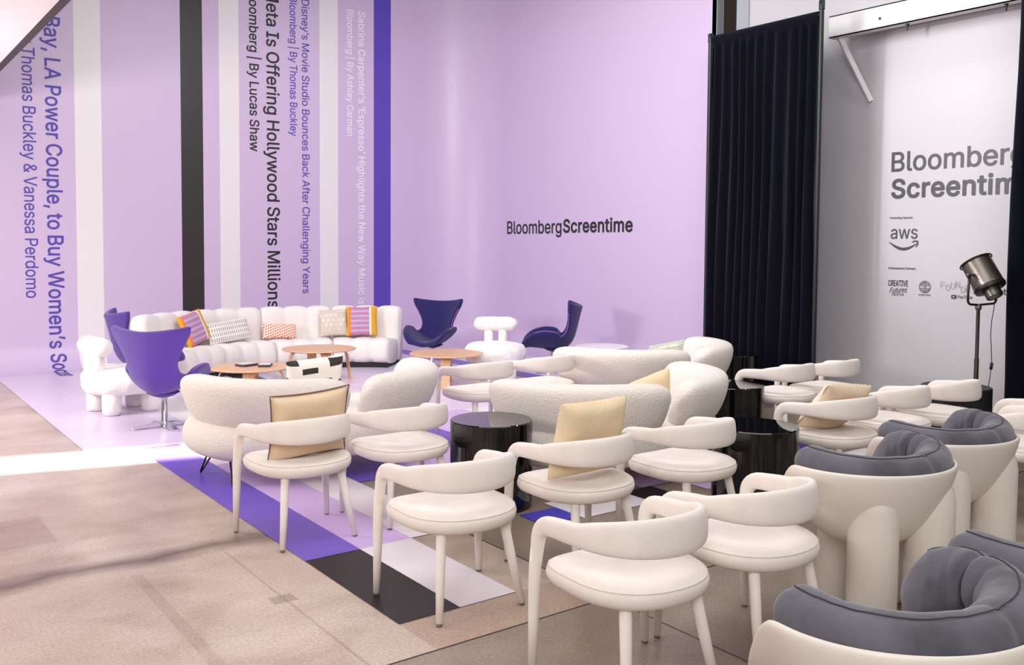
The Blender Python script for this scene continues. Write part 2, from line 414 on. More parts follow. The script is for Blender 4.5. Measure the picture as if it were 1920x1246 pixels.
# vinyl tiles of the checked strip
tiles = [(2.027, 2.36, 3.553, 4.576, 't_black'), (2.36, 2.695, 3.553, 4.580, 't_white'),
         (2.027, 2.36, 4.576, 7.95, 't_purple'), (2.36, 2.695, 4.580, 7.0, 't_lav'), (2.695, 3.03, 4.584, 6.25, 't_white'),
         (2.36, 2.695, 7.0, 7.95, 't_white'), (2.695, 3.03, 6.25, 7.95, 't_lav'), (3.03, 3.49, 5.9, 7.95, 't_purple'),
         (3.49, 3.795, 4.325, 4.576, 't_blue'), (3.795, 4.42, 4.29, 4.70, 't_white'), (4.42, 4.70, 4.29, 4.60, 't_black'),
         (4.62, 4.98, 4.60, 4.95, 't_lav'), (4.98, 5.2, 4.3, 4.6, 't_lav'), (5.7, 6.15, 4.1, 4.42, 't_blue'), (6.3, 6.95, 4.62, 5.1, 't_purple'),
         (6.2, 6.6, 4.50, 4.62, 't_lav'), (6.6, 7.4, 4.1, 4.42, 't_white'),
         (3.49, 7.4, 5.9, 7.95, 't_lav'), (4.2, 4.55, 5.9, 7.95, 't_purple'), (5.3, 5.65, 5.9, 7.95, 't_white')]
for k, (x0, x1, y0, y1, m) in enumerate(tiles):
    o = strip_floor('floor_tile', x0, x1, y0, y1, M[m], .003+.0006*(k % 3 if k < 17 else k-14))

# walls that close the hall left and right
bm = bmesh.new(); box(bm, -5, 1.64, 13.6, 13.72, 0, 7)
struct(obj('wall_left', bm, M['cyc'], smooth=False))
bm = bmesh.new(); box(bm, 9.3, 9.42, -1, 7.55, 0, 7)
wall_r = struct(obj('wall_right', bm, M['greywall'], smooth=False))
bm = bmesh.new(); box(bm, 9.75, 9.85, 7.4, 8.3, 0, 7)
struct(obj('wall_recess', bm, M['brown'], smooth=False))
bm = bmesh.new(); box(bm, 9.2, 9.32, 7.94, 8.02, 0, 7)
struct(obj('trim_1', bm, M['steel'], smooth=False))
bm = bmesh.new(); box(bm, 9.28, 9.40, 7.5, 7.69, 0, 7)
struct(obj('trim_2', bm, M['steel'], smooth=False))
# soffit over the entrance side: white underside, charcoal edge
bm = bmesh.new(); box(bm, -4.5, 1.385, 4.2, 13.2, 3.505, 3.62)
sof = struct(obj('ceiling', bm, M['soffit'], smooth=False))
bm = bmesh.new(); box(bm, 1.385, 1.45, 4.2, 13.2, 3.50, 3.66)
struct(obj('ceiling_edge_trim', bm, M['soffitedge'], sof, smooth=False))

# ------------------------------------------------------------------ lettering
# outlines of a plain grotesque alphabet in three weights, thousandths of an em: char advance : contour / contour
OUTLINES = {
'R': """&453:155 -7,174 -10,198 -11,238 -6,274 4,306 19,326 36,330 34,362 -3,438 -4,442 1,373 85,374 89,388 113,401 145,409 181,412 221,410 227,350 228,346 226,342 185,332 153,326 142,225 265,278 305,306 337,319 361,326 381,328 405,324 433,311 461,294 483,270 501,234 514,198 517,162 513,134 503,108 485,86 457,75 429,71 397,74 369,84 341,99 317,129 277,82 238,61 217,43 189,33 165,30 133,35 97,50 61,74 33,110 8,130 0/170 53,142 63,126 74,113 89,104 109,101 129,103 149,114 172,130 191,170 224,191 201,284 89,283 85,274 77,250 63,226 55,194 50/182 317,158 349,149 365,143 381,141 397,143 413,150 431,158 441,170 449,186 455,202 457,214 455,226 452,242 442,254 426,258 405,256 389,251 377,234 355,186 318;,193:34 -119,38 -123,82 -123,86 -122,88 -119,141 69,140 73,134 75,70 75,65 73;A485:12 0,16 -4,84 -4,88 -2,136 133,140 138,340 138,392 -2,396 -4,464 -4,467 0,466 4,367 272,280 509,276 513,199 512/164 203,162 204,162 208,195 300,236 434,240 438,257 380,317 204;B461:56 0,60 -4,276 -3,301 0,328 7,348 16,380 36,403 64,417 100,422 136,418 172,406 204,388 229,364 249,340 261,325 264,329 268,360 284,376 299,391 320,399 344,402 372,397 412,384 444,361 472,332 494,312 502,268 512,244 513,58 512,56 508/132 61,129 64,129 224,132 227,248 227,276 224,304 214,324 200,339 180,348 160,351 136,345 108,324 81,312 73,296 67,272 62/132 289,129 292,129 444,132 448,240 448,280 442,307 428,311 424,327 400,332 372,329 348,320 329,304 311,287 300,264 292,236 289;C515:225 -7,268 -11,304 -8,344 2,377 17,404 35,432 61,452 90,466 121,476 157,477 161,472 164,408 164,404 161,397 137,386 117,372 99,356 85,336 73,312 63,292 59,268 57,244 58,224 63,204 70,184 81,168 93,153 109,141 125,130 145,120 169,113 197,107 253,109 285,113 313,128 361,152 399,170 417,204 439,224 446,244 450,268 452,292 450,316 444,344 431,372 410,385 393,396 373,406 345,475 345,477 349,467 385,452 419,430 449,406 473,376 493,340 508,304 517,268 520,236 518,200 510,176 502,151 489,124 470,100 446,81 421,66 393,54 365,45 333,38 293,36 253,38 213,44 177,53 145,67 113,83 85,100 62,124 39,148 22,176 7,204 -3;D507:56 0,60 -4,220 -4,256 -2,292 4,324 14,356 30,377 44,400 64,419 88,438 120,450 148,459 180,464 216,466 252,464 292,459 328,449 364,437 392,421 420,400 445,380 464,356 481,328 495,292 505,260 511,224 513,58 512,56 508/132 61,129 64,129 444,132 448,220 448,272 442,296 435,316 425,335 412,344 403,364 380,375 360,384 336,394 284,394 228,390 200,384 172,366 132,352 114,336 99,316 85,292 73,244 62;E424:56 0,60 -4,372 -4,376 -4,379 0,379 56,376 61,132 61,129 64,130 224,356 225,359 228,359 232,358 288,352 290,140 290,132 290,129 292,129 296,129 444,132 448,372 448,376 452,376 508,372 513,58 512,56 508;F415:56 0,60 -4,124 -4,129 0,130 216,344 217,350 220,350 276,348 281,132 282,129 284,129 444,132 448,216 448,368 448,373 452,373 508,371 512,60 513,56 508;H522:56 0,60 -4,124 -4,129 0,129 224,132 228,388 228,388 0,392 -4,456 -4,460 -2,461 500,460 511,456 513,392 513,388 508,388 296,384 293,132 293,129 296,128 511,124 513,58 512,56 508;I305:27 0,31 -4,267 -4,271 -3,273 0,273 56,271 60,191 61,187 64,187 448,271 449,273 452,273 508,271 512,267 513,31 513,27 508,27 452,31 448,111 448,114 444,114 64,111 61,29 60,27 56;L398:56 0,60 -4,360 -4,365 0,365 56,363 60,360 61,132 61,129 64,129 276,128 511,124 513,60 513,56 508;M633:56 0,60 -4,120 -4,124 -3,126 0,125 388,125 396,128 399,167 288,284 -3,340 -4,344 -3,346 0,459 288,500 403,502 396,500 324,500 0,504 -4,568 -4,572 0,572 132,572 508,570 512,476 513,472 510,348 188,316 90,312 94,281 188,156 510,152 513,60 513,56 508;N528:56 0,60 -4,124 -4,129 0,129 292,125 400,128 408,199 288,384 -2,388 -4,464 -4,467 0,467 508,464 513,400 513,396 511,395 508,396 100,365 156,140 510,136 513,58 512,56 508;O538:225 -7,268 -11,300 -9,329 -3,356 6,388 23,412 40,429 57,452 87,467 113,480 143,490 181,495 213,497 253,495 293,490 329,481 361,466 397,450 425,432 448,408 471,384 489,360 501,332 511,308 516,264 520,236 518,204 512,176 502,151 489,124 470,103 449,84 425,66 393,53 361,44 329,39 297,36 253,38 213,44 177,55 141,67 113,81 89,104 58,124 39,148 22,176 7,204 -3/236 60,204 70,188 78,172 90,152 110,141 125,129 145,113 193,109 225,107 257,113 313,128 361,139 381,156 403,184 428,204 439,224 446,268 452,294 449,328 439,348 429,364 417,380 401,404 364,415 337,421 313,425 285,425 225,421 197,414 169,404 145,381 109,364 92,332 72,308 63,288 58,268 57;P450:56 0,60 -4,124 -4,129 0,129 180,132 182,260 183,292 188,312 194,336 205,366 228,384 248,394 264,407 300,413 348,408 392,402 412,392 434,383 448,368 466,351 480,315 500,292 506,264 511,232 513,58 512,56 508/132 246,129 248,129 252,129 444,132 448,232 448,264 445,293 436,310 424,316 419,329 400,338 376,340 348,338 320,329 296,316 276,296 260,268 250,232 246;R454:56 0,60 -4,124 -4,129 0,129 192,132 194,240 194,245 192,352 -4,428 -4,432 0,430 4,321 204,321 208,339 216,368 236,376 245,393 268,402 288,409 308,413 352,409 396,403 416,393 436,368 469,336 492,312 501,288 508,236 513,58 512,56 508/132 259,129 264,129 444,132 448,232 448,268 445,296 436,314 424,331 400,338 380,341 352,338 324,331 304,316 284,296 271,268 262,232 259;S452:178 -9,222 -13,254 -12,302 -2,326 8,347 19,363 31,378 47,390 63,407 99,412 139,409 171,398 201,382 223,364 239,338 255,314 267,214 297,170 312,150 323,136 335,123 355,119 375,122 395,132 415,146 430,170 445,194 452,222 455,246 453,266 449,285 443,298 435,321 411,335 375,403 375,405 379,396 419,380 451,354 479,318 501,278 514,254 518,226 520,178 515,154 509,114 489,86 467,72 451,55 415,48 375,50 347,57 323,69 303,82 288,102 271,126 257,154 245,270 210,294 201,314 189,326 179,338 159,342 139,337 115,326 95,310 79,282 63,258 56,226 53,194 56,170 62,144 75,126 91,114 111,106 140,38 141,35 139,37 115,42 95,51 75,60 59,74 41,90 27,106 16,126 6,150 -3;T454:189 0,192 -4,196 -4,256 -4,261 0,261 444,264 448,416 448,421 452,421 508,419 512,264 513,32 513,28 508,28 452,32 448,188 448;U522:213 -8,232 -11,288 -11,340 1,364 11,385 24,404 39,421 56,437 80,454 120,460 148,461 172,461 508,459 512,456 513,391 512,389 508,389 180,385 144,374 116,356 92,329 72,304 62,296 60,260 56,220 60,188 72,166 88,144 116,132 144,128 180,128 508,124 513,58 512,56 508,56 176,62 124,70 100,83 76,96 56,112 39,132 24,152 12,176 1;V485:200 0,204 -4,276 -4,280 -3,282 0,467 508,464 513,396 513,392 511,286 208,252 102,244 75,240 70,196 208,88 509,84 513,14 512,12 508;W691:151 0,156 -4,228 -4,232 -3,234 0,321 320,340 400,344 407,365 320,451 0,456 -4,532 -3,674 508,673 512,668 513,601 512,499 112,492 85,465 200,382 512,308 513,304 512,302 508,220 196,196 94,192 89,167 196,86 508,84 512,80 513,16 513,12 508;Y477:199 0,204 -4,268 -4,272 0,273 208,459 508,456 513,379 512,278 348,250 300,236 273,194 348,93 512,16 513,12 508,198 208;a394:126 -9,162 -13,190 -10,214 -3,241 11,256 23,270 40,273 35,274 -2,278 -4,334 -4,338 -4,341 -1,341 251,337 291,325 323,310 344,290 362,262 376,218 387,194 388,162 386,130 378,101 367,78 350,58 329,53 323,39 295,38 289,98 270,103 271,118 295,137 311,150 318,170 324,194 327,218 325,238 318,254 307,262 297,269 279,272 255,270 247,262 238,250 234,126 215,99 207,78 197,57 183,40 163,30 139,26 107,32 71,45 43,65 19,90 3/150 51,130 57,118 63,105 75,99 87,96 107,99 123,105 135,118 146,138 156,174 164,226 171,270 182,272 179,271 135,268 115,259 95,246 78,226 63,198 53,170 49;b429:194 -8,229 -12,253 -11,277 -5,297 2,314 12,333 26,350 44,374 84,383 108,389 132,393 160,394 188,393 220,389 245,383 272,373 296,362 316,349 333,333 350,315 364,297 374,277 381,253 387,229 388,197 385,169 376,151 364,134 348,121 330,118 336,118 380,117 511,113 513,53 513,49 508,49 0,53 -4,113 -4,116 0,117 54,135 28,149 15,169 1/213 52,187 56,165 68,144 88,129 116,121 148,117 192,120 228,128 260,145 290,165 309,189 321,217 325,229 325,253 320,277 308,297 288,313 256,321 225,324 188,321 152,313 120,297 90,277 70,253 56,221 51;c401:168 -8,182 -11,206 -12,234 -10,262 -5,290 7,310 19,326 33,343 52,357 76,367 100,366 104,362 106,302 120,289 92,278 78,267 68,242 56,206 50,174 55,150 68,127 92,113 116,103 152,100 188,103 220,112 256,127 284,150 308,178 322,206 326,226 325,254 316,267 308,286 288,302 258,362 273,366 276,365 280,356 304,343 324,326 345,306 360,286 371,262 381,234 387,182 387,158 382,134 374,114 363,94 348,79 332,63 312,52 292,42 268,32 216,30 184,36 132,42 108,52 84,63 64,78 45,98 25,114 13,134 3;d429:159 -8,174 -11,198 -12,226 -9,253 0,274 14,290 28,306 51,309 44,310 -2,314 -4,370 -4,374 -3,376 0,376 508,374 512,370 513,309 512,307 508,307 448,306 326,290 349,274 363,254 377,226 385,198 388,170 386,130 375,110 364,90 348,77 336,63 316,52 296,42 272,35 244,31 220,31 160,35 132,51 84,75 44,94 24,126 3/198 52,174 55,150 68,126 92,112 120,103 152,100 192,103 228,111 256,128 288,148 308,171 320,202 325,210 325,234 321,258 310,281 288,297 260,305 228,308 188,304 148,295 116,280 88,260 68,237 56,206 51;e409:170 -8,186 -11,214 -12,250 -9,286 1,314 16,338 36,356 60,369 92,366 95,306 109,302 106,294 91,282 76,270 65,254 57,234 52,214 50,178 55,150 67,130 84,116 104,104 140,102 165,370 165,375 168,375 196,372 244,360 284,342 320,322 344,294 365,266 378,238 386,206 388,182 387,158 382,134 374,114 363,93 348,66 316,52 292,35 244,31 216,30 188,31 160,36 132,42 108,52 84,66 60,82 40,94 28,116 12,138 2/102 227,103 240,113 268,126 288,150 310,174 322,206 326,234 322,258 312,274 297,279 292,294 268,303 236,304 228,302 225,106 225;f259:77 0,82 -4,142 -4,146 0,146 320,150 323,226 323,230 324,232 328,232 376,230 382,146 384,146 420,149 440,158 458,174 466,194 470,214 468,226 464,230 466,246 516,247 520,245 524,222 531,206 533,186 534,162 531,134 523,110 508,93 488,81 464,77 432,76 384,6 383,2 380,2 328,4 324,74 323,77 320;g430:163 -151,206 -155,230 -154,254 -150,290 -140,328 -119,354 -91,363 -75,371 -55,375 -31,376 -11,375 381,370 383,314 383,310 382,309 333,306 328,291 349,274 364,254 377,230 386,198 388,174 387,150 382,130 375,110 364,79 337,62 315,42 271,35 245,31 221,31 165,35 137,43 109,53 85,75 53,94 35,130 14,150 6,174 2,194 1,226 4,254 13,274 25,290 39,306 61,307 -3,301 -43,280 -71,250 -87,206 -93,178 -91,158 -85,138 -74,125 -63,102 -37,48 -67,48 -71,62 -95,78 -112,102 -130,134 -144/190 65,174 67,146 81,129 97,114 122,103 157,100 193,103 225,114 263,129 289,146 307,174 321,202 325,214 325,235 321,262 308,281 289,295 265,305 229,308 193,305 157,295 121,281 97,262 79,234 67,206 63;h415:49 0,53 -4,113 -4,118 0,118 224,121 256,129 280,145 301,165 314,185 322,209 325,245 319,271 300,286 272,292 232,292 0,297 -4,357 -4,361 0,361 236,357 284,352 304,345 322,323 352,297 372,265 384,229 388,185 382,149 365,134 352,121 335,119 336,117 511,113 513,51 512,49 508;i172:49 0,53 -4,113 -4,118 0,118 380,113 383,53 383,49 380/78 440,85 439,101 442,117 452,127 468,129 480,127 500,117 514,101 525,93 526,85 528,65 524,53 516,40 500,37 484,40 468,52 452,65 443;k386:49 0,53 -4,113 -4,117 -2,118 136,119 140,153 171,293 -4,373 -4,376 0,374 4,206 216,343 356,363 376,364 380,361 383,285 383,281 382,121 218,118 224,118 508,117 511,113 513,51 512,49 508;l194:108 -2,137 -6,161 -5,181 -1,185 2,173 56,169 58,145 56,133 58,123 66,119 78,118 502,118 510,113 513,53 513,49 510,49 506,49 82,54 46,71 18,97 1;m615:49 0,53 -4,113 -4,118 0,118 236,121 264,130 288,143 304,161 317,181 324,201 326,229 321,250 308,266 284,270 260,270 0,273 -4,333 -4,337 -3,339 0,339 244,342 268,349 288,361 304,377 317,393 323,417 326,445 322,469 310,486 288,492 252,492 72,493 -2,497 -4,557 -4,561 0,561 252,557 296,543 332,525 357,501 374,469 387,437 390,405 387,381 379,355 364,333 344,317 320,313 332,290 364,257 384,217 390,193 388,173 381,149 366,133 352,117 329,116 380,113 383,53 383,49 380,49 376;n415:49 0,53 -4,113 -4,118 0,118 224,121 256,129 280,144 300,165 314,185 322,209 325,245 319,271 300,286 272,292 232,293 -2,297 -4,357 -4,361 0,361 108,361 240,357 284,352 304,345 322,323 352,293 374,265 384,225 388,185 382,153 367,134 352,117 328,116 380,113 383,53 383,49 380,49 376;o420:168 -8,182 -11,234 -11,258 -6,302 13,334 41,350 61,363 84,372 104,380 132,384 160,384 216,379 248,373 268,363 292,349 316,336 332,318 350,302 363,282 373,247 384,230 387,182 387,138 376,114 363,94 348,82 336,63 312,43 272,36 244,30 188,32 160,42 108,52 84,63 64,78 45,98 25,114 13,134 3/194 52,174 55,146 71,127 92,113 116,103 152,100 188,103 220,114 260,127 284,146 305,174 321,206 326,221 324,242 320,266 308,290 282,303 256,312 224,315 188,312 152,302 116,289 92,270 72,238 54,206 50;p429:49 -143,53 -147,113 -147,118 -143,118 41,121 48,135 29,149 15,173 0,197 -9,229 -12,249 -11,273 -6,293 0,313 11,333 26,348 41,362 61,375 85,383 109,389 133,393 161,393 217,383 269,374 293,361 317,346 337,317 363,297 374,277 381,253 387,229 388,197 385,169 376,149 363,134 349,117 325,115 381,109 383,53 383,50 381/205 53,189 55,164 69,143 89,131 113,120 153,117 189,120 225,129 262,144 289,161 306,189 321,221 326,233 324,253 320,277 308,297 288,311 261,321 225,324 189,321 153,311 117,299 93,277 70,249 55,221 51;r264:49 0,53 -4,113 -4,118 0,118 236,121 260,131 284,145 300,161 311,181 318,205 322,241 318,246 320,247 384,245 387,241 388,206 388,181 384,149 370,129 351,117 333,116 380,113 383,53 383,49 380;s370:140 -8,180 -12,220 -9,260 2,292 21,312 41,330 76,335 108,329 140,328 145,306 176,279 196,256 206,172 227,144 237,128 245,116 260,113 276,117 296,132 312,160 325,188 329,220 323,241 312,254 296,264 276,268 273,327 288,328 292,316 320,303 340,283 360,256 375,216 386,188 388,148 385,112 373,84 357,63 336,47 304,43 272,49 236,71 204,100 184,124 173,212 151,236 143,252 132,261 120,264 104,259 84,244 68,216 54,184 49,152 53,126 64,110 80,96 110,36 98,33 96,32 92,42 60,60 34,80 16,108 1;t232:133 -4,146 -7,190 -7,214 -2,217 4,205 56,202 58,170 54,150 58,139 64,132 80,130 100,130 320,134 323,206 324,208 328,208 376,206 382,202 383,130 384,130 428,130 472,126 475,66 475,62 473,60 384,6 383,2 380,2 328,6 323,58 323,61 320,61 96,68 52,90 18,106 6;u415:146 -5,181 -9,225 -3,261 15,277 30,293 51,294 -1,297 -4,357 -4,361 -1,361 379,357 383,297 383,293 381,292 151,289 123,277 96,265 80,249 67,221 56,201 54,165 60,139 79,123 107,118 143,118 379,113 383,53 383,49 379,49 139,50 115,54 91,65 59,85 30,113 8;v394:159 0,161 -3,165 -4,225 -4,230 0,375 380,369 383,305 383,301 380,220 156,205 108,197 81,193 81,180 124,88 380,85 383,81 383,17 383,13 380;w572:134 0,139 -4,199 -4,203 0,267 224,283 288,287 280,315 172,364 0,367 -4,431 -3,549 380,543 383,479 383,475 376,405 120,399 93,395 94,366 216,319 381,315 383,255 383,251 383,248 380,202 216,171 86,91 380,87 383,23 383,19 380,20 376;y394:56 -145,93 -149,117 -147,141 -139,161 -127,177 -113,193 -89,209 -57,375 379,373 382,369 383,305 383,301 380,221 159,201 97,197 84,193 81,181 123,88 379,85 383,81 383,17 383,13 379,159 -1,148 -33,137 -57,129 -69,117 -80,101 -85,89 -86,61 -82,57 -85,43 -137,45 -142;|235:84 -164,88 -168,140 -168,145 -164,144 675,140 677,88 677,84 672;‘182:48 318,52 314,120 314,124 316,155 510,152 513,148 513,104 513,100 510;’182:48 318,52 314,96 314,100 315,102 318,155 510,152 513,148 513,84 513,78 510""",
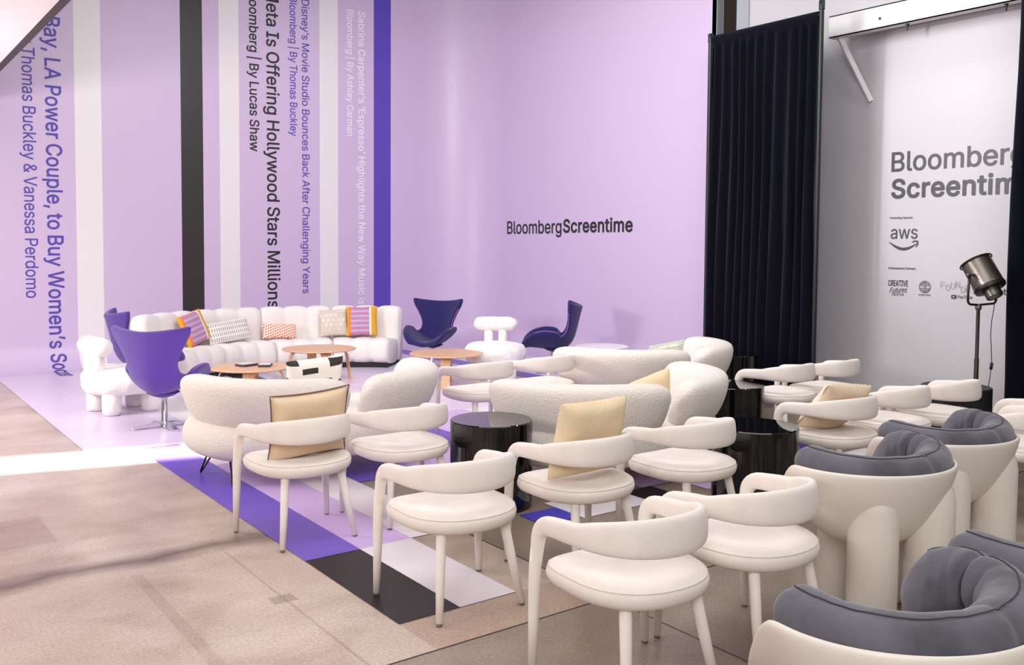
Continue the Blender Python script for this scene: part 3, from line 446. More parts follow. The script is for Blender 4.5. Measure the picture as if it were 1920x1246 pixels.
'S': """,202:30 -126,39 -130,83 -130,92 -126,147 66,147 75,143 80,135 82,67 82,59 77,27 -118;A494:8 -7,17 -11,85 -11,93 -7,141 126,145 131,333 131,337 129,387 -7,397 -11,461 -11,469 -9,474 -3,473 5,373 277,285 515,277 520,201 520,194 517,6 5,5 -3/173 211,171 213,202 301,237 413,241 410,256 361,307 213,305 210,301 210;B470:52 -7,61 -11,245 -11,277 -10,305 -6,329 0,349 8,381 29,409 61,424 97,429 133,424 177,411 209,393 234,369 254,348 265,348 269,362 277,384 297,397 316,406 341,409 377,405 413,398 429,389 449,366 477,333 501,313 510,269 519,241 520,61 520,53 517,49 509,49 1/137 68,137 219,245 220,273 218,301 208,317 197,333 177,341 157,344 137,338 109,321 87,309 80,293 74,269 69/137 296,137 441,241 441,277 436,301 423,305 421,318 401,325 373,321 349,314 333,300 317,281 305,261 299,237 296;C524:224 -14,265 -18,305 -15,345 -5,377 9,409 30,435 54,458 86,474 122,484 158,482 166,477 170,405 171,399 166,391 142,378 118,365 102,349 89,333 79,309 70,289 66,249 65,209 76,189 86,177 95,149 126,135 150,127 170,120 198,114 254,116 282,120 310,127 338,137 362,157 394,173 410,205 431,225 439,249 443,269 445,309 439,333 430,357 414,366 406,379 390,390 370,399 342,404 338,473 337,481 341,484 350,474 386,458 422,435 454,411 478,377 500,341 515,305 524,269 527,233 525,201 518,173 508,145 494,119 474,97 453,77 427,60 398,47 366,37 330,31 294,29 254,31 218,38 174,47 142,60 110,77 82,94 58,121 32,145 15,173 1,201 -9;E433:52 -7,61 -11,373 -11,381 -9,386 -3,386 57,382 65,377 68,136 69,137 218,357 218,362 221,366 229,366 285,363 293,353 297,149 297,137 297,136 301,137 441,373 441,380 445,383 449,383 509,379 517,373 520,61 520,53 517,49 509,49 1;H531:52 -7,61 -11,125 -11,133 -7,136 -3,137 221,381 221,381 -3,385 -8,393 -11,457 -11,465 -7,468 1,468 505,465 516,457 520,393 520,385 517,382 513,381 301,137 300,135 513,132 517,125 520,61 520,53 517,49 509,49 1;I314:23 -7,32 -11,268 -11,276 -8,280 -3,280 57,276 65,268 68,196 68,194 73,194 437,196 441,268 441,276 444,280 453,280 509,276 517,268 520,32 520,24 517,21 513,20 453,24 444,32 441,104 441,107 437,107 73,104 68,32 68,24 65,20 57,20 1;L407:52 -7,61 -11,361 -11,369 -7,372 -3,372 57,369 64,365 67,136 69,136 281,135 513,132 517,125 520,61 520,53 517,50 513,49 1;M642:52 -7,61 -11,121 -11,129 -8,133 -3,133 362,135 353,137 351,161 285,275 -3,281 -10,341 -11,350 -7,465 285,491 353,493 361,493 -3,497 -8,505 -11,569 -11,576 -7,579 -3,579 177,579 509,577 515,573 519,477 520,469 517,466 513,343 193,317 116,313 115,286 193,161 515,153 520,57 520,53 517,49 509,49 1;N537:52 -7,61 -11,125 -11,133 -7,136 -3,136 289,134 373,134 377,137 378,193 284,379 -7,389 -11,465 -11,471 -7,474 1,473 513,469 518,461 520,397 520,389 513,389 141,388 137,385 135,352 189,145 515,137 520,61 520,53 517,49 509,49 1;O547:224 -14,265 -18,301 -16,333 -9,361 1,393 18,417 35,437 56,457 82,474 110,486 138,497 178,502 214,504 254,502 294,496 334,487 366,474 398,455 430,437 452,413 476,389 494,361 508,333 518,309 523,265 527,233 525,201 518,173 508,145 494,119 474,97 452,79 430,60 398,46 362,37 330,31 294,29 254,31 218,37 178,48 138,60 110,77 82,97 56,117 35,145 15,173 1,201 -9/245 65,209 76,189 86,161 111,145 131,134 150,120 198,114 254,116 286,120 314,134 358,148 382,173 410,193 425,225 439,265 445,289 443,325 433,345 422,361 410,373 398,388 378,407 338,414 310,418 282,418 222,414 194,407 170,399 150,376 114,361 99,344 86,329 78,305 69,285 65;P459:52 -7,61 -11,125 -11,133 -7,136 -3,137 174,261 176,293 181,317 188,341 200,373 225,389 243,400 261,415 301,420 349,415 393,407 417,399 437,388 453,373 470,356 485,317 507,293 513,265 518,233 520,61 520,53 517,50 513,49 1/137 253,137 441,229 441,265 438,292 429,305 419,312 413,323 397,331 373,333 349,331 321,322 297,309 279,293 267,265 257,233 253;S461:177 -16,223 -20,255 -19,303 -9,331 3,351 13,367 26,383 42,396 60,414 100,419 140,415 176,404 204,387 227,369 244,343 261,315 275,215 304,171 319,155 328,141 340,130 356,126 376,129 396,139 412,151 425,175 439,195 445,223 448,263 443,283 436,295 428,315 407,327 374,333 368,403 367,410 372,412 380,404 420,385 456,359 484,319 509,279 521,260 524,227 527,179 522,155 517,131 507,111 496,79 470,65 452,47 412,41 372,44 344,51 320,63 300,79 281,99 265,120 252,147 240,267 204,291 195,309 184,323 172,332 156,335 140,330 116,321 100,305 84,279 69,255 63,223 60,195 63,171 69,147 81,131 96,120 116,115 140,107 148,39 148,30 144,27 136,30 112,36 92,47 68,67 39,87 20,103 9,121 0,147 -10;T463:185 -7,193 -11,257 -11,265 -7,268 -3,269 441,417 441,425 445,428 449,428 509,425 516,421 519,269 520,33 520,25 517,21 509,21 449,29 441,181 441,182 1;V494:196 -7,205 -11,277 -11,285 -8,289 -3,473 505,473 513,469 518,461 520,393 520,385 513,253 129,241 90,203 209,93 515,85 520,17 520,9 517,6 513,6 505;W700:147 -7,153 -11,229 -11,237 -8,241 -3,328 317,341 373,345 370,445 -4,449 -9,457 -11,529 -11,538 -7,681 509,677 517,673 520,605 520,597 518,592 509,497 137,493 118,489 129,472 201,391 509,387 517,381 520,305 520,299 517,296 513,193 117,173 201,92 513,89 517,81 520,13 520,6 513,6 505;Y486:195 -7,201 -11,265 -11,273 -10,277 -6,279 1,279 205,463 501,466 509,462 517,457 520,381 520,374 517,253 319,237 290,233 295,201 350,97 518,89 520,17 520,9 517,5 509,8 501,192 205,192 1;a403:126 -16,159 -20,195 -16,219 -9,239 1,263 21,266 16,267 -4,275 -11,339 -11,347 -4,348 248,344 292,330 328,315 349,294 368,267 382,243 389,219 393,195 395,163 393,127 384,96 372,71 353,51 332,31 296,30 288,33 284,39 280,95 264,103 263,107 266,118 284,139 304,155 312,171 317,195 320,219 318,235 312,247 304,255 294,262 276,265 256,262 248,258 244,235 238,123 222,99 214,71 202,52 188,32 164,23 140,19 108,24 72,38 40,59 16,87 -4/143 60,135 62,119 71,111 79,106 88,104 108,106 120,112 132,123 141,139 149,175 157,231 165,263 172,265 168,265 140,262 120,254 100,242 84,223 69,199 60,171 56;b438:193 -15,230 -19,254 -18,278 -12,298 -5,318 6,338 21,354 38,368 57,381 81,390 105,395 129,400 157,401 189,400 217,396 245,388 277,380 297,367 321,354 338,338 355,318 371,299 381,254 394,230 395,194 392,166 383,146 369,126 350,125 381,124 513,121 517,114 520,54 520,46 517,43 513,42 -3,50 -11,114 -11,120 -7,123 -3,123 25,126 29,145 9,166 -5/198 61,190 62,166 76,149 93,136 117,127 153,124 189,127 225,136 261,150 285,166 301,194 315,218 319,238 316,250 314,274 301,290 285,306 257,314 225,317 189,314 153,306 121,293 97,274 77,250 62,222 58;c410:167 -15,183 -18,207 -19,235 -17,263 -12,287 -2,311 11,332 29,349 49,364 73,374 101,371 109,364 113,303 128,295 123,288 105,275 85,255 69,239 62,211 57,179 61,151 76,132 97,118 121,110 153,107 189,110 221,120 257,134 281,151 300,179 315,207 319,223 318,242 313,263 302,273 293,284 277,293 257,297 253,303 251,367 267,372 273,372 281,363 305,351 325,331 349,311 365,290 377,263 388,239 393,207 395,179 394,155 388,131 380,111 369,89 353,61 321,47 297,36 273,29 241,23 185,30 129,35 105,46 81,60 57,75 37,92 21,111 7,131 -3;d438:158 -15,171 -18,195 -19,231 -15,259 -5,279 9,299 29,302 25,302 -3,305 -7,311 -11,375 -11,383 -3,383 509,379 517,375 520,307 519,303 516,300 509,300 457,299 348,296 353,279 368,259 382,231 392,195 395,171 394,147 388,127 381,107 371,73 341,47 301,35 273,29 249,24 221,24 161,29 129,44 81,68 41,87 21,123 -4/183 61,175 62,151 76,134 93,119 121,110 153,107 189,110 225,119 258,135 285,151 301,175 314,203 319,223 316,235 314,258 301,275 284,288 261,298 225,301 189,298 153,289 121,275 93,255 73,231 61,207 58;e418:169 -15,183 -18,211 -19,247 -16,291 -4,319 11,344 33,362 57,374 85,376 93,374 97,367 102,303 116,299 113,287 93,277 81,263 69,251 64,231 59,215 57,183 61,155 72,135 89,119 113,111 141,110 157,375 159,379 162,382 169,381 213,379 245,374 265,368 285,350 321,327 349,303 368,271 384,239 393,207 395,179 394,155 389,131 380,110 369,91 355,75 339,58 317,44 293,35 269,28 241,24 213,24 161,35 105,46 81,60 57,75 37,91 22,111 7,131 -3/111 232,110 237,119 265,132 285,151 303,175 315,203 319,235 315,256 305,268 293,275 286,288 265,296 237,295 232;f268:73 -7,79 -11,143 -11,150 -7,153 -3,153 313,155 316,159 316,231 316,237 321,239 329,239 377,237 385,232 389,227 390,155 390,153 393,153 417,155 437,163 452,175 459,195 463,211 461,227 457,235 461,253 517,253 525,247 531,227 537,187 541,159 538,131 529,107 514,91 497,85 489,74 465,70 433,70 393,67 390,3 390,-1 387,-5 381,-5 325,-1 319,7 316,67 316,70 313,70 1;g439:162 -158,207 -162,231 -161,255 -157,295 -146,331 -125,358 -98,370 -78,378 -54,382 -34,383 -10,383 382,375 390,311 390,305 386,302 382,302 354,299 350,279 369,259 382,231 393,195 395,175 394,151 389,127 381,107 371,87 355,58 322,40 286,29 250,24 222,24 162,28 134,45 86,59 63,75 43,91 28,127 7,151 -1,171 -5,195 -6,227 -3,255 5,279 20,300 38,300 -6,294 -42,275 -66,247 -81,207 -86,179 -84,159 -78,139 -66,130 -58,109 -34,103 -30,95 -32,43 -62,40 -70,43 -77,56 -98,75 -118,103 -138,131 -151/175 74,150 86,134 102,120 126,110 158,107 194,110 226,119 258,132 282,151 302,179 315,203 319,231 315,259 301,275 285,290 258,298 230,301 194,298 154,288 122,276 102,259 85,231 73,203 70;h424:45 -7,54 -11,114 -11,122 -7,125 -3,125 225,129 257,136 277,150 296,166 307,186 315,210 318,242 312,264 297,280 269,285 233,286 -4,294 -11,362 -10,366 -6,368 1,368 233,367 265,364 285,358 309,351 325,328 357,298 380,266 391,230 395,186 390,146 371,126 353,124 513,121 517,114 520,54 520,46 517,42 509,42 1;i181:45 -7,54 -11,114 -11,122 -7,125 -3,125 377,122 386,114 390,54 390,46 387,42 381,42 1/77 433,86 432,102 435,122 448,134 465,137 481,134 501,122 519,106 530,94 533,82 535,66 532,48 521,35 505,30 485,33 465,46 448,62 436;l203:108 -9,138 -13,162 -12,186 -7,190 -3,192 3,181 55,178 61,170 65,146 63,134 65,129 71,126 79,125 507,123 515,114 520,54 520,46 517,42 507,42 83,48 43,64 15,94 -6;m624:45 -7,54 -11,114 -11,122 -7,125 -3,125 237,128 261,135 281,146 297,162 309,182 317,198 319,226 315,246 302,259 281,263 257,263 1,266 -7,274 -11,334 -11,342 -8,346 -3,346 245,348 265,355 285,366 299,378 309,394 316,418 319,446 314,466 304,479 285,485 253,485 69,485 1,486 -4,490 -9,498 -11,558 -11,565 -7,568 -3,568 253,564 297,551 333,526 365,502 382,470 394,438 397,406 394,378 386,350 369,330 351,318 337,294 369,258 391,218 397,190 394,166 385,146 373,126 355,123 361,123 381,116 389,50 390,44 385,42 377,42 1;n424:45 -7,54 -11,114 -11,122 -7,125 -3,125 225,128 253,136 277,147 293,166 307,186 315,210 318,242 312,264 297,280 269,285 233,285 1,288 -7,298 -11,358 -11,365 -7,368 1,368 105,368 241,364 285,358 309,351 325,328 357,298 380,266 391,226 395,182 389,146 371,126 353,123 357,123 381,118 388,110 390,50 390,44 385,42 377,42 1;o429:167 -15,183 -18,235 -18,263 -11,283 -4,307 8,339 36,355 57,369 81,378 101,387 133,391 161,391 217,387 245,380 269,368 297,357 317,341 337,326 353,307 368,283 381,247 391,235 394,207 395,179 394,135 382,111 369,89 353,74 337,58 317,36 273,29 245,23 189,25 157,35 105,47 79,60 57,75 37,92 21,111 7,131 -3/183 61,175 62,151 76,132 97,118 121,110 153,107 189,110 221,120 257,134 281,152 301,179 315,207 319,231 315,239 314,263 301,283 281,295 257,305 221,308 189,305 153,297 121,284 97,263 75,235 61,207 57;p438:45 -150,54 -154,114 -154,122 -150,125 -146,126 28,146 9,170 -7,198 -16,230 -19,254 -18,298 -5,318 6,338 21,354 37,368 58,381 82,390 106,396 130,400 162,400 218,396 246,389 274,378 301,369 318,354 338,338 355,318 371,296 382,254 394,230 395,198 392,170 384,146 369,126 349,123 354,123 382,118 388,110 390,54 390,45 386,42 378,42 -142/194 61,170 73,152 90,136 118,127 154,124 190,127 226,137 262,150 285,167 302,194 315,218 319,242 316,250 314,274 301,293 282,305 258,314 222,317 190,314 154,306 122,294 98,271 74,246 61,222 58;r273:45 -7,54 -11,114 -11,122 -7,125 -3,125 233,128 261,135 277,146 291,166 306,186 312,206 315,246 311,253 317,253 389,246 395,226 395,210 396,178 391,146 376,126 358,123 361,122 383,114 390,54 390,49 389,44 385,42 377,42 1;s379:140 -15,181 -19,221 -16,265 -4,297 16,318 37,337 73,342 109,336 145,313 179,297 193,277 205,257 213,149 242,130 253,122 265,120 277,124 293,137 307,161 319,185 322,217 317,237 306,248 293,261 269,265 266,325 279,333 284,335 293,324 321,308 345,288 365,257 383,217 393,185 395,149 392,109 379,81 363,58 341,40 305,36 273,43 233,65 200,81 187,97 177,121 167,209 144,233 136,245 129,254 117,257 105,253 89,237 71,213 61,181 56,153 60,129 71,115 85,103 113,97 118,33 105,28 101,25 93,34 61,56 29,77 10,105 -6;t241:132 -11,143 -14,167 -15,195 -14,219 -7,224 1,210 61,203 65,171 61,155 63,145 69,139 81,137 101,137 313,139 316,143 316,203 316,211 319,215 325,215 377,213 385,207 390,139 390,137 393,137 453,137 473,131 481,67 482,59 480,54 473,54 393,51 390,3 390,-3 385,-5 377,-5 325,-1 319,7 316,51 316,54 313,54 93,61 49,85 13,103 0;u424:146 -12,182 -16,226 -10,262 7,286 30,288 -4,294 -10,358 -11,364 -8,367 -4,368 380,363 388,358 390,298 390,290 388,285 380,285 152,282 124,271 100,259 84,246 74,222 64,198 61,170 66,144 84,130 108,125 144,124 384,120 388,114 390,54 390,46 387,42 380,42 140,46 92,58 56,81 24,110 1;w581:130 -7,136 -11,196 -11,204 -10,208 -6,284 263,308 169,360 -7,368 -11,428 -11,437 -7,556 377,554 385,548 390,476 389,469 381,408 159,400 128,396 123,373 217,327 381,320 389,252 390,243 385,195 217,172 123,168 124,96 385,88 390,24 390,16 387,12 381,13 373;y403:55 -152,94 -156,118 -154,142 -147,166 -132,183 -116,202 -88,215 -60,382 380,378 387,370 390,306 390,299 388,295 384,200 116,194 102,176 156,94 384,90 388,82 390,18 390,11 388,7 384,6 380,8 372,151 0,141 -32,132 -52,122 -66,114 -73,102 -78,90 -79,58 -75,52 -80,36 -140,42 -149;|244:80 -171,89 -175,141 -175,149 -171,152 -163,152 673,149 680,141 684,89 684,81 681,77 673,77 -163;‘191:44 311,53 307,121 307,129 311,132 319,162 507,160 515,155 519,149 520,105 520,100 519,95 515,42 323,41 315;’191:44 311,53 307,97 307,106 311,162 507,160 515,155 519,149 520,81 520,73 515,41 319""",
'B': """A509:3 -18,14 -22,82 -22,90 -21,98 -18,106 -6,150 118,154 120,326 120,330 116,374 -7,382 -18,394 -22,462 -22,470 -21,478 -16,484 -6,484 6,378 294,294 522,286 529,278 531,198 531,187 526,179 514,-5 6,-5 -6/190 221,187 222,188 226,238 378,252 338,292 222;C539:223 -25,266 -29,310 -25,350 -15,382 -1,414 20,444 47,466 79,484 119,494 155,495 163,489 175,478 181,402 181,394 177,389 171,380 143,362 115,346 100,326 88,306 81,266 75,246 76,230 80,198 93,179 107,156 135,145 155,131 199,125 251,127 283,131 311,144 351,166 387,182 403,214 424,230 429,250 432,266 434,290 432,310 427,326 421,343 411,358 398,375 375,381 363,388 339,398 328,406 326,474 326,486 330,493 339,495 351,484 391,466 431,442 463,418 486,382 510,346 525,310 534,266 538,234 536,198 529,170 519,138 502,112 483,86 458,69 435,53 407,37 371,27 335,21 299,18 251,20 211,26 175,36 139,49 107,68 75,86 50,114 24,138 7,168 -9,198 -20;E448:47 -18,54 -21,62 -22,374 -22,388 -18,396 -6,396 62,390 73,382 78,150 79,147 82,148 206,362 208,371 214,377 226,377 286,373 298,366 305,354 308,150 308,147 310,147 314,147 426,150 430,374 430,386 435,393 446,393 514,386 526,378 530,58 531,50 529,42 522,38 510,38 2,40 -10;I329:18 -18,25 -21,33 -22,269 -22,281 -18,289 -10,291 -2,291 58,289 66,285 72,273 79,209 79,205 82,205 430,273 430,281 434,286 438,291 450,291 510,289 518,283 526,269 531,29 531,17 526,11 518,9 510,9 450,14 438,21 432,29 430,93 430,96 426,96 82,93 79,29 79,21 77,13 70,9 58,9 -2,11 -10;P474:47 -18,58 -22,126 -22,138 -18,145 -10,147 2,147 158,147 162,150 164,262 165,298 171,339 186,358 198,382 218,399 238,411 258,425 298,429 322,431 354,425 398,411 438,395 462,377 482,362 494,322 517,294 524,266 529,234 531,58 531,50 529,42 522,38 510,38 2,40 -10/150 264,147 266,147 270,147 426,150 430,230 430,262 427,286 419,298 411,314 390,320 370,322 350,320 322,314 306,302 288,286 276,262 267,230 264;R478:47 -18,58 -22,126 -22,138 -18,145 -10,147 2,147 170,147 174,150 176,234 175,333 -10,342 -19,354 -22,426 -22,434 -21,442 -17,449 -6,450 2,448 10,345 198,382 224,410 262,419 282,426 302,430 326,431 354,427 398,420 422,410 442,385 478,378 484,342 509,318 518,290 526,234 531,62 531,54 530,46 526,40 518,38 510,38 2,40 -10/150 277,147 282,147 426,150 430,230 430,262 428,286 421,302 410,314 394,321 374,323 354,319 326,314 310,304 298,286 286,262 279,234 277;S476:177 -27,220 -31,256 -30,308 -19,336 -7,356 3,374 17,390 33,405 53,425 97,430 137,426 177,414 209,393 237,370 257,320 284,216 315,176 329,160 338,147 349,140 361,137 377,139 389,147 405,158 417,180 429,200 434,224 437,260 432,276 427,288 420,306 401,317 369,320 364,328 358,336 356,404 356,412 359,419 365,422 373,423 381,414 425,395 461,368 490,324 518,280 532,252 536,228 538,204 536,152 527,127 517,92 496,72 479,55 457,38 421,30 377,32 345,40 317,52 296,68 276,91 257,117 241,148 228,264 193,286 185,312 167,321 153,323 137,320 121,311 105,299 93,276 80,252 74,224 71,196 74,176 79,152 92,139 105,131 117,124 146,119 153,112 157,104 159,36 159,28 157,20 150,16 137,20 109,25 89,33 69,44 51,60 30,80 12,96 1,116 -10,144 -20;T478:180 -18,194 -22,258 -22,270 -18,278 -6,279 426,282 430,422 431,434 438,439 450,438 514,434 523,426 529,418 531,274 531,30 531,18 526,11 514,10 450,14 439,22 432,34 430,170 430,171 -2,173 -10;V509:191 -18,202 -22,278 -22,290 -18,298 -10,484 502,485 510,482 520,474 528,466 531,394 531,386 529,377 522,254 168,242 131,238 137,213 214,102 522,94 529,86 531,14 531,2 526,-5 514,-5 502,183 -6;c425:166 -26,180 -29,208 -30,240 -27,268 -22,296 -10,316 1,340 21,360 45,374 70,384 96,385 106,380 116,372 122,308 139,300 139,292 135,286 130,274 102,265 90,256 83,239 74,220 69,204 69,180 72,160 83,142 102,130 122,121 154,118 190,121 222,129 250,142 274,160 293,180 304,208 308,224 307,236 304,256 294,271 278,278 266,285 250,292 243,300 240,308 241,372 257,381 266,384 274,383 282,371 314,358 334,338 358,316 375,292 388,268 397,240 404,208 406,180 405,152 399,128 391,104 378,80 359,51 326,36 300,25 274,19 250,12 190,14 158,18 130,26 98,37 74,51 50,67 30,83 14,104 -2,128 -14;e433:168 -26,184 -29,212 -30,252 -27,292 -16,320 -1,352 25,371 50,386 86,386 98,380 107,372 112,304 127,292 122,270 90,260 81,248 74,232 70,212 68,184 72,164 80,144 96,129 118,122 146,376 148,387 154,393 166,391 230,390 246,379 286,360 326,336 355,308 378,272 395,240 404,208 406,176 405,152 399,126 390,104 378,82 362,64 343,48 322,35 298,25 274,17 246,13 214,13 158,25 102,37 74,48 54,64 33,83 14,104 -2,128 -14/124 246,130 262,144 282,160 295,180 305,204 308,232 304,248 297,260 286,277 262,282 246,280 244,128 243;i196:40 -18,51 -22,115 -22,127 -18,135 -6,136 378,133 390,127 397,115 401,51 401,43 399,37 394,31 382,31 -2,33 -10/76 422,87 421,107 425,127 437,143 458,147 478,148 486,144 506,131 526,111 540,95 544,83 546,63 543,41 530,25 510,19 486,23 462,36 442,58 426;m639:40 -18,51 -22,115 -22,127 -18,134 -10,136 2,136 234,138 258,145 278,155 290,171 302,187 307,199 308,223 304,238 294,248 278,252 258,252 -2,254 -10,259 -16,267 -21,275 -22,339 -22,351 -15,356 -6,357 246,360 266,364 278,373 290,383 299,399 306,419 308,439 305,459 295,470 278,474 250,474 26,475 -6,479 -14,491 -21,563 -21,574 -14,579 -2,579 254,575 298,561 338,537 370,503 393,471 405,439 408,403 405,371 395,343 378,319 356,301 378,267 400,259 402,219 408,191 406,163 396,135 378,131 390,127 395,119 400,51 401,43 399,37 394,32 386,31 378,31 -2,33 -10;n439:40 -18,51 -22,115 -22,127 -18,134 -10,136 2,136 226,138 250,145 270,156 286,171 297,187 304,211 307,239 301,255 290,269 266,274 230,274 -2,279 -14,287 -20,299 -22,359 -22,367 -20,374 -14,379 -2,379 106,379 242,374 290,369 310,361 330,335 366,307 387,267 402,227 406,183 401,143 382,135 377,131 390,127 395,119 400,47 400,35 392,31 378,31 -2,33 -10;r288:40 -18,51 -22,115 -22,127 -18,134 -10,136 2,136 234,139 258,146 274,153 282,171 296,187 301,207 304,247 300,255 304,261 310,265 322,264 390,260 398,255 402,247 406,239 406,211 407,175 401,143 387,135 381,127 395,115 401,51 401,42 398,34 390,31 378,31 2,33 -10;t256:130 -22,144 -25,164 -26,196 -25,224 -17,231 -10,235 2,224 58,217 70,204 76,172 72,160 74,152 78,150 82,148 102,148 302,152 305,208 305,220 312,224 318,226 326,226 378,223 390,212 399,148 402,148 462,148 474,145 482,140 488,132 492,64 493,56 491,48 485,43 474,42 402,4 401,-4 399,-13 390,-16 378,-16 326,-12 314,0 306,40 305,43 302,43 94,51 46,76 6,96 -9,116 -18"""}
GLYPHS = {}
for wt, data in OUTLINES.items():
    for item in data.split(';'):
        cut = item.index(':', 1)
        GLYPHS[wt, item[0]] = (int(item[1:cut])/1000, [[tuple(float(q)/1000 for q in p.split()) for p in c.split(',')] for c in item[cut+1:].split('/')])
GROW = dict(R=.004, S=.011, B=.022)
def text_mesh(body, wt='R'):
    c = bpy.data.curves.new('lettering', 'CURVE'); c.dimensions = '2D'; c.fill_mode = 'BOTH'
    x = 0.
    for ch in body:
        if ch == ' ': x += .165; continue
        adv, cons = GLYPHS.get((wt, ch)) or GLYPHS['R', ch]
        for con in cons:
            sp = c.splines.new('POLY'); sp.points.add(len(con)-1)
            for pt, (a, b) in zip(sp.points, con): pt.co = (a+x, b, 0, 1)
            sp.use_cyclic_u = True
        x += adv-.014
    o = bpy.data.objects.new('lettering', c); COL.objects.link(o)
    dg = bpy.context.evaluated_depsgraph_get(); dg.update()
    me = bpy.data.meshes.new_from_object(o.evaluated_get(dg))
    bpy.data.objects.remove(o); bpy.data.curves.remove(c)
    return me
def span(me):
    xs = [v.co.x for v in me.vertices]; return min(xs), max(xs)
def lettering(name, body, frm, to, p_from, p_to, cap, place, m, parent, bold='R', dense=0):
    """text along u: the first letter of frm sits at p_from and the last of to ends at p_to; cap = cap height in metres"""
    full = text_mesh(body, bold); a0, a1 = span(full)
    k = body.index(frm); e = body.index(to)+len(to)
    r0, r1 = span(text_mesh(body[k:], bold)); u0 = a1-(r1-r0)
    h0, h1 = span(text_mesh(body[:e], bold)); u1 = a0+(h1-h0)
    su = (p_to-p_from)/(u1-u0); sv = cap/(.509+2*GROW[bold])
    b = bmesh.new(); b.from_mesh(full)
    if dense:
        for q in range(dense+1):
            u = a0+(a1-a0)*(1-.28*q/dense)
            bmesh.ops.bisect_plane(b, geom=b.verts[:]+b.edges[:]+b.faces[:], plane_co=(u, 0, 0), plane_no=(1, 0, 0))
    for v in b.verts:
        v.co = place(p_from+(v.co.x-u0)*su, (v.co.y+GROW[bold])*sv)
    return obj(name, b, m, parent, smooth=False)
def on_stripes(xb):
    # reading downwards: u is the distance travelled down from z = 6 along wall, cove and floor
    arc = COVE*PI/2
    def f(u, v):
        z = 6-u
        if z > COVE: return (xb+v, YW-.004, z)
        s = COVE-z
        if s < arc:
            a = s/COVE; d = COVE-COVE*math.cos(a); zz = COVE-COVE*math.sin(a)
            return (xb+v, YW-d-.006*math.cos(a), zz+.004+.006*math.sin(a))
        return (xb+v, YW-COVE-(s-arc), .010)
    return f
lettering('headline_lettering', 'l Bay, LA Power Couple, to Buy Women’s Soccer', 'LA', 'Women’s', 6-4.199, 6-.291, .198, on_stripes(2.338), M['violetprint'], cyc, 'S', 60)
lettering('byline_lettering', 'By Thomas Buckley & Vanessa Perdomo', 'Thomas', 'Perdomo', 6-4.311, 6-.991, .157, on_stripes(2.066), M['violetprint'], cyc, 'R')
lettering('headline_lettering', 'Meta Is Offering Hollywood Stars Millions', 'Offering', 'Millions', 6-4.694, 6-.737, .204, on_stripes(5.42), M['black'], cyc, 'S')
lettering('byline_lettering', 'Bloomberg | By Lucas Shaw', 'By', 'Shaw', 6-4.477, 6-3.152, .150, on_stripes(5.15), M['black'], cyc, 'S')
lettering('headline_lettering', 'Disney’s Movie Studio Bounces Back After Challenging Years', 'Movie', 'Years', 6-4.896, 6-.955, .124, on_stripes(6.0), M['violetprint'], cyc, 'R')
lettering('byline_lettering', 'Bloomberg | By Thomas Buckley', '|', 'Buckley', 6-4.811, 6-3.434, .122, on_stripes(5.80), M['violetprint'], cyc, 'R')
lettering('headline_lettering', 'Sabrina Carpenter’s ‘Espresso’ Highlights the New Way Music is', 'Sabrina', 'is', 6-5.548, 6-.748, .128, on_stripes(6.985), M['whiteprint'], cyc, 'S')
lettering('byline_lettering', 'Bloomberg | By Ashley Carman', 'Bloomberg', 'Carman', 6-5.55, 6-3.511, .117, on_stripes(6.781), M['whiteprint'], cyc, 'S')
def on_x(x, z0, slope=0.):
    return lambda u, v: (x-.004, -u, z0+v)
lettering('title_lettering', 'Bloomberg', 'B', 'Bloomberg', -12.456, -11.016, .216, on_x(XW, 1.940), M['black'], cyc, 'S')
lettering('title_lettering', 'Screentime', 'S', 'Screentime', -10.977, -9.427, .214, on_x(XW, 1.948), M['black'], cyc, 'B')
GX = 9.3
lettering('title_lettering', 'Bloomberg', 'B', 'Bloomber', -5.526, -4.284, .213, on_x(GX, 2.570), M['greyprint'], wall_r, 'S')
lettering('title_lettering', 'Screentime', 'S', 'Screenti', -5.519, -4.431, .213, on_x(GX, 2.279), M['greyprint'], wall_r, 'B')
lettering('sponsor_lettering', 'Presenting Sponsor', 'P', 'Sponsor', -5.526, -5.264, .024, on_x(GX, 2.058), M['greyprint'], wall_r, 'S')
lettering('sponsor_lettering', 'aws', 'a', 'aws', -5.513, -5.203, .142, on_x(GX, 1.842), M['greyprint'], wall_r, 'R')
lettering('sponsor_lettering', 'Entertainment Partners', 'E', 'Partners', -5.528, -5.214, .026, on_x(GX, 1.509), M['greyprint'], wall_r, 'S')
lettering('sponsor_lettering', 'CREATIVE', 'C', 'CREATIVE', -5.526, -5.296, .066, on_x(GX, 1.326), M['greyprint'], wall_r, 'B')
lettering('sponsor_lettering', 'COLLECTIVE', 'C', 'COLLECTIVE', -5.482, -5.339, .026, on_x(GX, 1.224), M['greyprint'], wall_r, 'S')
lettering('sponsor_lettering', 'EMPIRE', 'E', 'EMPIRE', -5.17, -5.04, .018, on_x(GX, 1.235), M['greyprint'], wall_r, 'R')
lettering('sponsor_lettering', 'YouTube', 'Y', 'YouTube', -4.755, -4.600, .034, on_x(GX, 1.226), M['greyprint'], wall_r, 'S')
lettering('sponsor_lettering', 'Pett', 'e', 'Pett', -4.345, -4.235, .066, on_x(GX, 1.282), M['greyprint'], wall_r, 'B')
def slanted(x, z0, slope, lean):
    return lambda u, v: (x-.004, -u-lean*v, z0+v+slope*(u+5.508))
lettering('sponsor_lettering', 'Futures', 'F', 'Futures', -5.508, -5.310, .058, slanted(GX, 1.250, .07, .25), M['greyprint'], wall_r, 'R')
